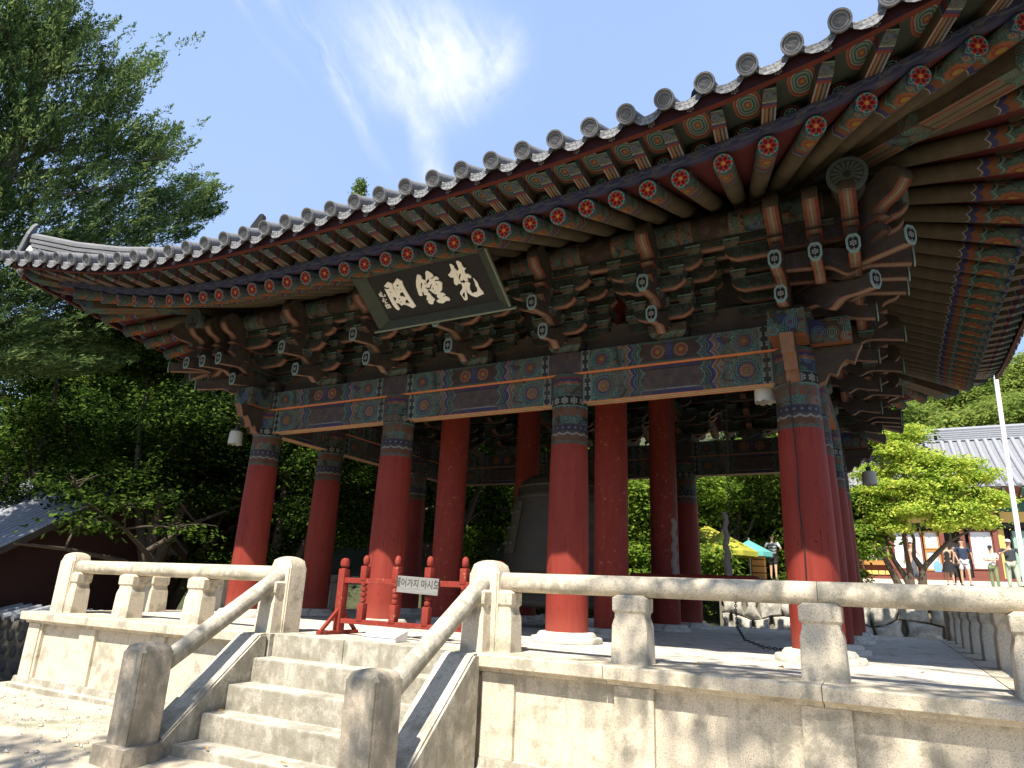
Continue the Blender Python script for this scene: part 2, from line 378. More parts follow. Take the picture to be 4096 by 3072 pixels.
GLYPHS=[[[0.511,0.902],[0.531,0.912],[0.555,0.892],[0.571,0.856],[0.563,0.823],[0.581,0.794],[0.592,0.764],[0.633,0.788],[0.639,0.852],[0.643,0.926],[0.674,0.936],[0.696,0.929],[0.724,0.881],[0.716,0.831],[0.742,0.788],[0.765,0.778],[0.735,0.762],[0.715,0.736],[0.71,0.692],[0.751,0.676],[0.783,0.644],[0.787,0.61],[0.765,0.594],[0.732,0.611],[0.708,0.621],[0.704,0.561],[0.647,0.567],[0.629,0.607],[0.607,0.576],[0.578,0.586],[0.569,0.614],[0.597,0.654],[0.635,0.705],[0.609,0.71],[0.591,0.686],[0.566,0.66],[0.556,0.622],[0.56,0.575],[0.56,0.531],[0.522,0.539],[0.509,0.554],[0.487,0.525],[0.458,0.525],[0.439,0.558],[0.453,0.612],[0.479,0.663],[0.419,0.685],[0.399,0.735],[0.446,0.756],[0.495,0.802],[0.506,0.855]],[[0.563,0.74],[0.571,0.741],[0.561,0.672],[0.552,0.679]],[[0.571,0.554],[0.623,0.531],[0.645,0.558],[0.691,0.546],[0.718,0.507],[0.68,0.448],[0.663,0.394],[0.676,0.332],[0.762,0.338],[0.789,0.359],[0.805,0.423],[0.793,0.441],[0.806,0.515],[0.808,0.599],[0.824,0.567],[0.85,0.501],[0.845,0.42],[0.854,0.362],[0.875,0.316],[0.87,0.276],[0.796,0.264],[0.725,0.244],[0.678,0.266],[0.626,0.312],[0.6,0.37],[0.605,0.442],[0.584,0.368],[0.552,0.253],[0.527,0.223],[0.479,0.232],[0.469,0.308],[0.459,0.36],[0.468,0.39],[0.515,0.423],[0.552,0.463],[0.564,0.528]],[[0.552,0.395],[0.539,0.334],[0.503,0.262],[0.477,0.325],[0.536,0.377]],[[-0.15,0.851],[-0.109,0.843],[-0.094,0.805],[-0.103,0.756],[-0.063,0.724],[-0.054,0.713],[-0.011,0.783],[0.012,0.848],[0.036,0.875],[0.062,0.883],[0.09,0.854],[0.125,0.811],[0.13,0.773],[0.119,0.752],[0.072,0.743],[0.049,0.737],[0.081,0.723],[0.12,0.734],[0.148,0.758],[0.186,0.743],[0.204,0.698],[0.185,0.684],[0.144,0.697],[0.113,0.682],[0.115,0.668],[0.168,0.669],[0.205,0.647],[0.227,0.615],[0.196,0.561],[0.179,0.518],[0.147,0.477],[0.105,0.473],[0.112,0.448],[0.161,0.441],[0.184,0.39],[0.115,0.377],[0.124,0.365],[0.178,0.369],[0.222,0.33],[0.224,0.287],[0.203,0.272],[0.151,0.284],[0.067,0.249],[-0.001,0.269],[-0.034,0.302],[-0.023,0.324],[0.058,0.349],[0.022,0.356],[0.012,0.394],[0.038,0.437],[0.002,0.441],[-0.038,0.489],[-0.069,0.552],[-0.056,0.559],[-0.022,0.529],[-0.031,0.55],[-0.005,0.591],[0.03,0.622],[0.025,0.642],[-0.01,0.611],[-0.04,0.58],[-0.077,0.584],[-0.107,0.602],[-0.12,0.586],[-0.087,0.537],[-0.113,0.494],[-0.086,0.48],[-0.088,0.428],[-0.048,0.348],[-0.101,0.305],[-0.13,0.267],[-0.182,0.281],[-0.207,0.325],[-0.171,0.362],[-0.212,0.365],[-0.182,0.412],[-0.158,0.455],[-0.202,0.464],[-0.2,0.502],[-0.193,0.529],[-0.227,0.526],[-0.243,0.462],[-0.279,0.459],[-0.306,0.484],[-0.292,0.567],[-0.272,0.654],[-0.236,0.731],[-0.193,0.797]],[[-0.161,0.695],[-0.128,0.689],[-0.16,0.641],[-0.218,0.567],[-0.193,0.638]],[[-0.109,0.664],[-0.071,0.677],[-0.087,0.641]],[[0.022,0.744],[0.012,0.691],[-0.063,0.65],[-0.056,0.681],[-0.05,0.703],[-0.019,0.716]],[[0.097,0.627],[0.133,0.622],[0.12,0.585]],[[0.021,0.582],[0.028,0.547],[-0.002,0.52],[0.002,0.548]],[[0.009,0.49],[0.03,0.497],[0.038,0.484],[0.02,0.478]],[[-0.885,0.772],[-0.776,0.836],[-0.752,0.826],[-0.719,0.8],[-0.707,0.766],[-0.733,0.699],[-0.719,0.655],[-0.703,0.627],[-0.715,0.695],[-0.687,0.793],[-0.659,0.792],[-0.567,0.86],[-0.546,0.856],[-0.517,0.821],[-0.49,0.785],[-0.508,0.74],[-0.508,0.596],[-0.493,0.448],[-0.473,0.288],[-0.552,0.266],[-0.614,0.328],[-0.679,0.368],[-0.741,0.352],[-0.777,0.419],[-0.806,0.407],[-0.828,0.429],[-0.809,0.299],[-0.847,0.275],[-0.878,0.307],[-0.903,0.387],[-0.907,0.536],[-0.9,0.668],[-0.898,0.731],[-0.867,0.709],[-0.801,0.706],[-0.797,0.73],[-0.843,0.734]],[[-0.834,0.664],[-0.802,0.653],[-0.818,0.611]],[[-0.66,0.723],[-0.594,0.759],[-0.593,0.718]],[[-0.659,0.693],[-0.64,0.685],[-0.658,0.662]],[[-0.631,0.65],[-0.583,0.667],[-0.588,0.65]],[[-0.642,0.591],[-0.583,0.602],[-0.574,0.496],[-0.677,0.54]],[[-0.74,0.47],[-0.718,0.5],[-0.682,0.491]],[[-0.734,0.423],[-0.692,0.438],[-0.696,0.422],[-0.73,0.412]],[[-0.643,0.387],[-0.603,0.446],[-0.57,0.447],[-0.558,0.366]],[[-0.831,0.524],[-0.8,0.543],[-0.763,0.511],[-0.825,0.447]]]
STROKES=[[[-1.022,0.683],[-1.01,0.66],[-1.05,0.637]],[[-1.072,0.646],[-1.072,0.595],[-1.046,0.597],[-1.051,0.649],[-1.072,0.646]],[[-1.066,0.631],[-1.053,0.61]],[[-1.011,0.658],[-1.022,0.623],[-1.045,0.586]],[[-1.036,0.602],[-1.021,0.586],[-0.967,0.585],[-0.973,0.618]],[[-1.04,0.552],[-1.039,0.519]],[[-0.996,0.525],[-0.984,0.511]],[[-1.066,0.515],[-1.072,0.484]],[[-1.023,0.54],[-1.055,0.509],[-1.024,0.493],[-1.041,0.473]],[[-1.035,0.5],[-1.023,0.461]],[[-1.052,0.454],[-1.003,0.452]],[[-1.069,0.42],[-0.982,0.415],[-0.977,0.351],[-1.065,0.348],[-1.069,0.42]],[[-1.055,0.405],[-0.996,0.404]],[[-1.051,0.386],[-0.997,0.385]],[[-1.043,0.365],[-0.993,0.366]]]
# ------------------------------------------------------------------ mesh helpers
def mesh(name,verts,faces,mats,mi=None,smoothf=False):
    me=bpy.data.meshes.new(name); me.from_pydata([tuple(v) for v in verts],[],faces)
    for m in (mats if isinstance(mats,(list,tuple)) else [mats]): me.materials.append(M[m] if isinstance(m,str) else m)
    if mi is not None: me.polygons.foreach_set('material_index',mi)
    if smoothf: me.polygons.foreach_set('use_smooth',[True]*len(me.polygons))
    me.update(); return me
class G:
    """collects simple shapes into one mesh"""
    def __init__(s): s.v=[]; s.f=[]; s.m=[]
    def add(s,v,f,m=0):
        b=len(s.v); s.v+= [tuple(q) for q in v]; s.f+=[tuple(i+b for i in q) for q in f]; s.m+=[m]*len(f); return s
    def box(s,x0,x1,y0,y1,z0,z1,m=0,c=0.):
        if c<=0:
            v=[(x,y,z) for z in (z0,z1) for y in (y0,y1) for x in (x0,x1)]
            return s.add(v,[(0,2,3,1),(4,5,7,6),(0,1,5,4),(1,3,7,5),(3,2,6,7),(2,0,4,6)],m)
        bm=bmesh.new(); bmesh.ops.create_cube(bm,size=1)
        for q in bm.verts: q.co=Vector(((x0+x1)/2+q.co.x*(x1-x0),(y0+y1)/2+q.co.y*(y1-y0),(z0+z1)/2+q.co.z*(z1-z0)))
        bmesh.ops.bevel(bm,geom=bm.edges[:],offset=c,segments=2,affect='EDGES',profile=.6)
        bm.verts.index_update(); s.add([q.co for q in bm.verts],[[q.index for q in f.verts] for f in bm.faces],m); bm.free(); return s
    def prism(s,poly,a,b,axis='x',m=0):
        """poly in the two other axes, ordered; extruded from a to b"""
        n=len(poly)
        def P(p,t): return {'x':(t,p[0],p[1]),'y':(p[0],t,p[1]),'z':(p[0],p[1],t)}[axis]
        ar=sum(poly[i][0]*poly[(i+1)%n][1]-poly[(i+1)%n][0]*poly[i][1] for i in range(n))
        if (ar<0)!=(axis=='y'): poly=poly[::-1]
        v=[P(p,a) for p in poly]+[P(p,b) for p in poly]
        f=[tuple(range(n))[::-1],tuple(range(n,2*n))]+[(i,(i+1)%n,n+(i+1)%n,n+i) for i in range(n)]
        return s.add(v,f,m)
    def tube(s,pts,rad,n=10,m=0,cap=True,ry=1.):
        pts=[Vector(p) for p in pts]; rad=rad if isinstance(rad,(list,tuple)) else [rad]*len(pts)
        v=[];f=[]
        up0=None
        for i,p in enumerate(pts):
            t=(pts[min(i+1,len(pts)-1)]-pts[max(i-1,0)]).normalized()
            if up0 is None: up0=Vector((0,0,1)) if abs(t.z)<.9 else Vector((0,1,0))
            a=t.cross(up0).normalized(); b=a.cross(t).normalized(); up0=b
            for k in range(n):
                w=2*PI*k/n; v.append(p+a*math.cos(w)*rad[i]+b*math.sin(w)*rad[i]*ry)
        for i in range(len(pts)-1):
            for k in range(n): f.append((i*n+k,i*n+(k+1)%n,(i+1)*n+(k+1)%n,(i+1)*n+k))
        if cap: f+= [tuple(range(n))[::-1],tuple(range((len(pts)-1)*n,len(pts)*n))]
        return s.add(v,f,m)
    def lathe(s,prof,n=24,m=0,cx=0,cy=0):
        v=[(cx+r*math.cos(2*PI*k/n),cy+r*math.sin(2*PI*k/n),z) for r,z in prof for k in range(n)]
        f=[(i*n+k,i*n+(k+1)%n,(i+1)*n+(k+1)%n,(i+1)*n+k) for i in range(len(prof)-1) for k in range(n)]
        f+=[tuple(range(n))[::-1],tuple(range((len(prof)-1)*n,len(prof)*n))]
        return s.add(v,f,m)
    def mesh(s,name,mats,smoothf=False): return mesh(name,s.v,s.f,mats,s.m,smoothf)
def autosmooth(me,ang=40):
    me.polygons.foreach_set('use_smooth',[True]*len(me.polygons)); me.set_sharp_from_angle(angle=R(ang)); return me
def put(name,me,parent=None,loc=(0,0,0),rot=(0,0,0),label=None,cat=None,group=None,kind=None,scale=None):
    o=bpy.data.objects.new(name,me); COL.objects.link(o); o.location=loc; o.rotation_euler=rot
    if scale: o.scale=scale
    if parent is not None: o.parent=parent
    for k,v in (('label',label),('category',cat),('group',group),('kind',kind)):
        if v: o[k]=v
    return o
def thing(name,label,cat,loc=(0,0,0),rz=0,group=None): return put(name,None,None,loc,(0,0,rz),label,cat,group)
def copy_tree(o,parent=None):
    c=o.copy(); COL.objects.link(c)
    if parent is not None: c.parent=parent
    for ch in o.children: copy_tree(ch,c)
    return c
# ------------------------------------------------------------------ key dimensions (units of K metres)
XB,XA=5.475,1.837                      # column lines across the front
YR=(2.42,4.45,8.05,10.1); YC=6.26      # column lines in depth
ZB0,ZB1,ZB2=3.83,4.32,4.70             # tie beam bottom, plate beam bottom, plate beam top
XP=7.45; YPB=2*YC                      # balustrade lines
def rise(t,A=.664,p=3.5):
    t=max(0,t); return A*t**p if t<.96 else A*(.96**p+(t-.96)*p*.96**(p-1)*.7)
def side_frame(k):
    """the four roof sides: returns function (s, d, z) -> world with s along the side, d outward from the column line"""
    if k==0: return lambda s,d,z:(s,YR[0]-d,z)
    if k==1: return lambda s,d,z:(XB+d,YC+s,z)
    if k==2: return lambda s,d,z:(-s,YR[3]+d,z)
    return lambda s,d,z:(-XB-d,YC-s,z)
HALF=(XB,(YR[3]-YR[0])/2)              # half length of the column line, front and side
def tt(k,s,d):                         # normalised distance used by the eave curve
    h=HALF[k%2]
    return (abs(s)+ (XB-h))/8.
# ================================================================== BELL PAVILION
pav=thing('bell_pavilion','open wooden bell pavilion with red columns, painted brackets and upturned grey tiled roof','pavilion',(0,YC,0))
PV=(0,-YC,0)
def pp(name,me,loc=(0,0,0),rot=(0,0,0),parent=None,**k):
    """part of the pavilion, given in world units"""
    if parent is None: return put(name,me,pav,(loc[0],loc[1]-YC,loc[2]),rot,**k)
    return put(name,me,parent,loc,rot,**k)
# columns
prof=[(.335,.15),(.338,.6),(.337,1.4),(.325,2.4),(.308,3.2),(.30,3.74)]
g=G().lathe(prof+[(.30,3.755),(.312,3.76),(.312,3.93),(.298,3.94),(.295,4.32)],40); col_me=autosmooth(g.mesh('column','column_paint'))
g=G().lathe([(.56,.0),(.565,.05),(.55,.075),(.47,.08),(.465,.105),(.43,.145),(.37,.152)],36); base_me=autosmooth(g.mesh('column_base','granite_floor'))
g=G().lathe([(.32,.15),(.32,3.),(.30,6.9)],32); inner_me=autosmooth(g.mesh('inner_column','red_paint'))
for i,x in enumerate((-XB,-XA,XA,XB)):
    for j,y in enumerate(YR):
        edge=i in (0,3) or j in (0,3)
        c=pp('column' if edge else 'inner_column',col_me if edge else inner_me,(x,y,0),(0,0,random.uniform(-3,3)))
        put('column_base',base_me,c)
# beams
def beam(x0,y0,x1,y1):
    L=math.hypot(x1-x0,y1-y0); rot=math.atan2(y1-y0,x1-x0); rL=round(L,2)
    for kind,w,z0,z1 in (('chang',.14,ZB0,ZB1),('pyeong',.25,ZB1,ZB2)):
        key='%s%s'%(kind,rL)
        if key not in bpy.data.meshes: G().box(-L/2,L/2,-w,w,z0+ (0.002 if kind=='pyeong' else 0),z1).mesh(key,beam_mat(rL,kind))
        pp('tie_beam' if kind=='chang' else 'plate_beam',bpy.data.meshes[key],((x0+x1)/2,(y0+y1)/2,0),(0,0,rot))
xs=(-XB,-XA,XA,XB)
for y in (YR[0],YR[3]):
    for a,b in zip(xs,xs[1:]): beam(a,y,b,y)
for x in (-XB,XB):
    for a,b in zip(YR,YR[1:]): beam(x,a,x,b)
# crossing beam ends at the corners
g=G().box(.25,.80,-.248,.248,ZB1+.004,ZB2-.003); endp=g.mesh('plate_beam_end','beam_end_paint')
sc=[(.25,4.31),(.92,4.31),(.86,4.20),(.80,4.05),(.70,4.10),(.62,4.02),(.55,3.88),(.46,3.92),(.40,3.80),(.25,3.74)]
g=G().prism(sc,-.09,.09,'y'); enda=g.mesh('tie_beam_end','tongue_paint')
g=G().prism([(-.09,4.05),(.09,4.05),(.11,4.2),(.09,4.33),(-.09,4.33),(-.11,4.2)],0,.01,'y'); endf=g.mesh('end_face','hex_paint')
for x in (-XB,XB):
    for y in (YR[0],YR[3]):
        for a in ((PI if x<0 else 0),(-PI/2 if y<YC else PI/2)):
            pp('beam_end',endp,(x,y,0),(0,0,a)); pp('scroll_bracket',enda,(x,y,0),(0,0,a))
# ---- bracket sets : local frame origin at the wall line, outward = -y, z from the plate beam top
def armx(half,z,hgt=.2,w=.075):
    pts=[(-half,z+hgt),(-half-.0,z+hgt*.62),(-half+.06,z+hgt*.25),(-half+.17,z),(half-.17,z),(half-.06,z+hgt*.25),(half,z+hgt*.62),(half,z+hgt)]
    me=G().prism(pts,-w,w,'y').mesh('bracket_arm','arm_paint'); return me
ARM={h:armx(h,0) for h in (.48,.74,.86)}
INNER=autosmooth(G().prism([(.95,.2),(.95,.1),(.88,.03),(.75,0),(-.2,0),(-.2,.2)],-.072,.072,'x').mesh('inner_arm','arm_paint'),30)
blk=G(); 
blk.add([(-.075,-.075,0),(.075,-.075,0),(.075,.075,0),(-.075,.075,0),(-.115,-.115,.05),(.115,-.115,.05),(.115,.115,.05),(-.115,.115,.05),(-.118,-.118,.12),(.118,-.118,.12),(.118,.118,.12),(-.118,.118,.12)],
  [(3,2,1,0),(0,1,5,4),(1,2,6,5),(2,3,7,6),(3,0,4,7),(4,5,9,8),(5,6,10,9),(6,7,11,10),(7,4,8,11),(8,9,10,11)])
BLK_=blk.mesh('bearing_block','block_paint')
b=G(); b.add([(-.20,-.20,0),(.20,-.20,0),(.20,.20,0),(-.20,.20,0),(-.30,-.30,.11),(.30,-.30,.11),(.30,.30,.11),(-.30,.30,.11),(-.31,-.31,.25),(.31,-.31,.25),(.31,.31,.25),(-.31,.31,.25)],
  [(3,2,1,0),(0,1,5,4),(1,2,6,5),(2,3,7,6),(3,0,4,7),(4,5,9,8),(5,6,10,9),(6,7,11,10),(7,4,8,11),(8,9,10,11)])
BASE=b.mesh('bracket_base','base_paint')
def curve(pts,n=5):
    """Catmull-Rom through pts"""
    P_=[pts[0]]+list(pts)+[pts[-1]]; out=[]
    for i in range(1,len(P_)-2):
        for k in range(n):
            t=k/n; a,b_,c,d=P_[i-1],P_[i],P_[i+1],P_[i+2]
            out.append(tuple(.5*((2*b_[j])+(-a[j]+c[j])*t+(2*a[j]-5*b_[j]+4*c[j]-d[j])*t*t+(-a[j]+3*b_[j]-3*c[j]+d[j])*t**3) for j in (0,1)))
    out.append(tuple(pts[-1])); return out
def tongue(reach,drop,z,ext=0.):
    """curling arm end; body from y=+.15 out to the tip at y=-reach whose centre is at z-drop"""
    top=curve([(.15,z+.22),(-reach*.35,z+.20),(-reach*.62,z+.08),(-reach+.14,z-drop+.10),(-reach,z-drop+.115)],5)
    bot=curve([(-reach+.015,z-drop-.10),(-reach+.2,z-drop-.07),(-reach*.66,z-drop-.03),(-reach*.52,z-drop*.9-.12),(-reach*.40,z-.10),(-reach*.30,z-.06),(.15,z-.0)],4)
    g=G().prism(top+[(-reach-.02,z-drop+.05)]+bot,-.072,.072,'x'); me=autosmooth(g.mesh('tongue_arm','tongue_paint'),35)
    zc=z-drop+.01; hx=[(-.045,-.13),(.045,-.13),(.085,-.05),(.085,.07),(.045,.13),(-.045,.13),(-.085,.07),(-.085,-.05)]
    g=G(); g.prism([(p[0],zc+p[1]) for p in hx],-reach-.030,-reach-.012,'y',0); 
    g.prism([(p[0]*.68,zc+p[1]*.74) for p in hx],-reach-.034,-reach-.029,'y',1)
    return me,(g,zc,reach)
TW=simple('teal_edge',(.15,.21,.18),.75)
def hexme(gz):
    g,zc,reach=gz
    # shift so that the painted face is centred on the object's origin
    g.v=[(p[0],p[1]+reach,p[2]-zc) for p in g.v]
    return g.mesh('arm_end_face',[TW,M['hex_paint']])
T1,h1=tongue(1.14,.14,.22); T2,h2=tongue(1.56,.12,.53)
H1,H2=hexme(h1),hexme(h2)
head=curve([(.15,1.30),(-.9,1.32),(-1.2,1.36),(-1.42,1.46),(-1.58,1.38),(-1.62,1.22),(-1.52,1.08),(-1.36,1.02),(-1.28,.94),(-1.26,.84),(.15,.84)],4)
HEAD=autosmooth(G().prism(head,-.10,.10,'x').mesh('scroll_head','tongue_paint'),35)
col3=G().prism([(-1.10,.84),(-1.30,.80),(-1.34,.66),(-1.22,.60),(-1.12,.50),(-1.0,.5),(-1.0,.84)],-.07,.07,'x').mesh('arm_end','tongue_paint')
beamin=G().box(-.10,.10,-.15,1.5,.84,1.30).mesh('cross_beam','arm_paint')
ROWS=[(0,.25,.74),(-.48,.26,.48),(-.95,.54,.48),(0,.53,.74),(-.48,.53,.48),(0,.82,.86),(-.48,.82,.86),(-.95,.82,.74)]
def bracket_parts(par,front_x=True,tongues=True,inner=True,hw=1.):
    put('bracket_base',BASE,par) if False else None
    def salmi(rz=0,dx=0,dy=0,only2=False,ln=1.):
        def q(n,me,loc=(0,0,0)):
            c,s=math.cos(rz),math.sin(rz); lx,ly=loc[0],loc[1]*ln
            o=put(n,me,par,(dx+lx*c-ly*s,dy+lx*s+ly*c,loc[2]),(0,0,rz)); 
            if ln!=1 and n not in('arm_end_face','bearing_block'): o.scale=(1,ln,1)
            return o
        if not only2:
            q('tongue_arm',T1); q('arm_end_face',H1,(0,-h1[2],h1[1]))
        q('tongue_arm',T2); q('arm_end_face',H2,(0,-h2[2],h2[1]))
        q('arm_end',col3); q('scroll_head',HEAD)
    return salmi
def bracket(x,y,rz,rows=ROWS,corner=False):
    me=BASE
    par=pp('bracket_set',me,(x,y,ZB2),(0,0,rz))
    s=bracket_parts(par); s()
    for k in range(3): put('inner_arm',INNER,par,(0,0,.25+.29*k),(0,0,0),scale=(1,.55+.35*k,1))
    for (yy,z,h) in rows:
        z=z+.0
        for sg in ((1,) if yy==0 or z<.8 else (1,)):
            put('bracket_arm',ARM[h],par,(0,yy,z))
        for xx in (-h+.11,0,h-.11): put('bearing_block',BLK_,par,(xx,yy,z+.2))
    for (yy,z,h) in ((.48,.53,.48),(.95,.82,.48)):      # inside rows
        put('bracket_arm',ARM[h],par,(0,yy,z))
        for xx in (-h+.11,h-.11): put('bearing_block',BLK_,par,(xx,yy,z+.2))
    put('bearing_block',BLK_,par,(0,-1.0,.40)); put('bearing_block',BLK_,par,(0,-.48,.42))
    return par
proto=bracket(-3.65,YR[0],0)
for x,y,rz in [(-XA,YR[0],0),(0,YR[0],0),(XA,YR[0],0),(3.65,YR[0],0)]+[(x,YR[3],PI) for x in (-3.65,-XA,0,XA,3.65)]+[(s*XB,y,s*PI/2) for s in (1,-1) for y in (YR[1],YC,YR[2])]:
    c=copy_tree(proto); c.parent=pav; c.location=(x,y-YC,ZB2); c.rotation_euler=(0,0,rz)
def corner(sx,sy):
    par=pp('corner_bracket_set',BASE,(sx*XB,YR[0] if sy<0 else YR[3],ZB2))
    s=bracket_parts(par); rf=0 if sy<0 else PI; rs=PI/2 if sx>0 else -PI/2
    s(rf); s(rs)
    s(rf,dx=sx*.50,only2=True); s(rs,dy=sy*.50,only2=True); s(rf,dx=sx*.95,dy=sy*.05,only2=True); s(rs,dy=sy*.95,dx=sx*.05,only2=True)
    s(math.atan2(sy,sx)+PI/2,ln=1.42)
    for i,z in enumerate((.25,.53,.82)):
        for a in (0,PI/2): put('bracket_arm',ARM[.74],par,(0,0,z+.001*i),(0,0,a))
    for (d,z,h) in ((.48,.53,.74),(.48,.82,.74),(.95,.82,.74)):
        put('bracket_arm',ARM[h],par,(0,sy*d,z)); put('bracket_arm',ARM[h],par,(sx*d,0,z),(0,0,PI/2))
        for e in (-h+.11,0,h-.11):
            put('bearing_block',BLK_,par,(e,sy*d,z+.2)); put('bearing_block',BLK_,par,(sx*d,e,z+.2))
for sx in (-1,1):
    for sy in (-1,1): corner(sx,sy)
# dark boards closing the wall line between neighbouring bracket sets
for y_,xs2 in ((YR[0],[-XB,-3.65,-XA,0,XA,3.65,XB]),):
    for a,b_ in zip(xs2,xs2[1:]):
        pp('infill_board',G().box(a+.30,b_-.30,-.02,.02,ZB2+.005,ZB2+.50).mesh('infill_board','dark_wood'),(0,y_+.03,0))
# purlins and the strip below them, outer and wall line
ZPU=6.10; DPU=.97
def purlin(k,d,z,r,mat='purlin_paint',nm='purlin',ext=.62):
    f=side_frame(k); h=HALF[k%2]+d+ext
    L=2*h; me=autosmooth(G().tube([(-h,0,0),(h,0,0)],r,20).mesh(nm,mat)); c=f(0,d,z)
    pp(nm,me,c,(0,0,(0,PI/2,PI,-PI/2)[k]))
for k in range(4):
    dz=.0 if k%2==0 else .02
    purlin(k,DPU,ZPU+dz,.215); 
    f=side_frame(k); h=HALF[k%2]+DPU
    for d,z0,z1,w in ((DPU,ZPU-.345,ZPU-.20,.075),(0,1.14+ZB2,1.36+ZB2,.08),(.48,1.14+ZB2,1.28+ZB2,.07)):
        g=G().box(-h+DPU-d,h-DPU+d,-w,w,z0-z0,z1-z0); pp('purlin_strip',g.mesh('purlin_strip','arm_paint'),f(0,d,z0+dz*.2),(0,0,(0,PI/2,PI,-PI/2)[k]))
    purlin(k,0,6.30+dz,.2,ext=.1)
    for e in (-1,1):   # carved discs on the purlin ends
        g=G().tube([(0,-.035,0),(0,.035,0)],.25,28); me=autosmooth(g.mesh('carved_disc','medallion'))
        pp('carved_disc',me,f(e*(HALF[k%2]+DPU+.65),DPU,ZPU+dz),(0,0,(PI/2,0,PI/2,0)[k]))
# ---- rafters
DRE,ZRE=3.02,5.575                      # rafter end offset and height
def er(k,s): return tt(k,s,0)
def rafter_mesh(L):
    key='rafter_%.1f'%L
    if key not in bpy.data.meshes:
        g=G().lathe([(.120,0),(.122,.01),(.135,L)],16); g.v=[(p[2],p[0],p[1]) for p in g.v]; autosmooth(g.mesh(key,'rafter_paint'),50)
    return bpy.data.meshes[key]
def orient(dirv,roll=0):
    x=Vector(dirv).normalized(); y=Vector((0,0,1)).cross(x).normalized(); z=x.cross(y)
    return Matrix((x,y,z)).transposed().to_euler()
def eave_pt(k,s,d,z,push=.30,A=.664):
    """a point of an eave curve at offset d, height z; s along the side"""
    t=tt(k,s,d); f=side_frame(k)
    return Vector(f(s,d+push*max(0,t)**2.8,z+rise(t,A)))
RSP=.42
def side_ends(k):
    """list of (s, fan fraction) for the rafter ends of one side"""
    h=HALF[k%2]; S=h+DRE-.22; out=[]; n=int((h-.75)/RSP); s0=[(i+.5*0)*RSP for i in range(-n,n+1)]
    out=[(s-.1*0,0.) for s in s0]; edge=n*RSP; rem=S-edge; m=int(rem/(RSP*1.12)); 
    for i in range(1,m+1):
        s=edge+rem*(i/m)-(0.12 if i==m else 0); out+= [(s,i/m),(-s,i/m)]
    return sorted(out)
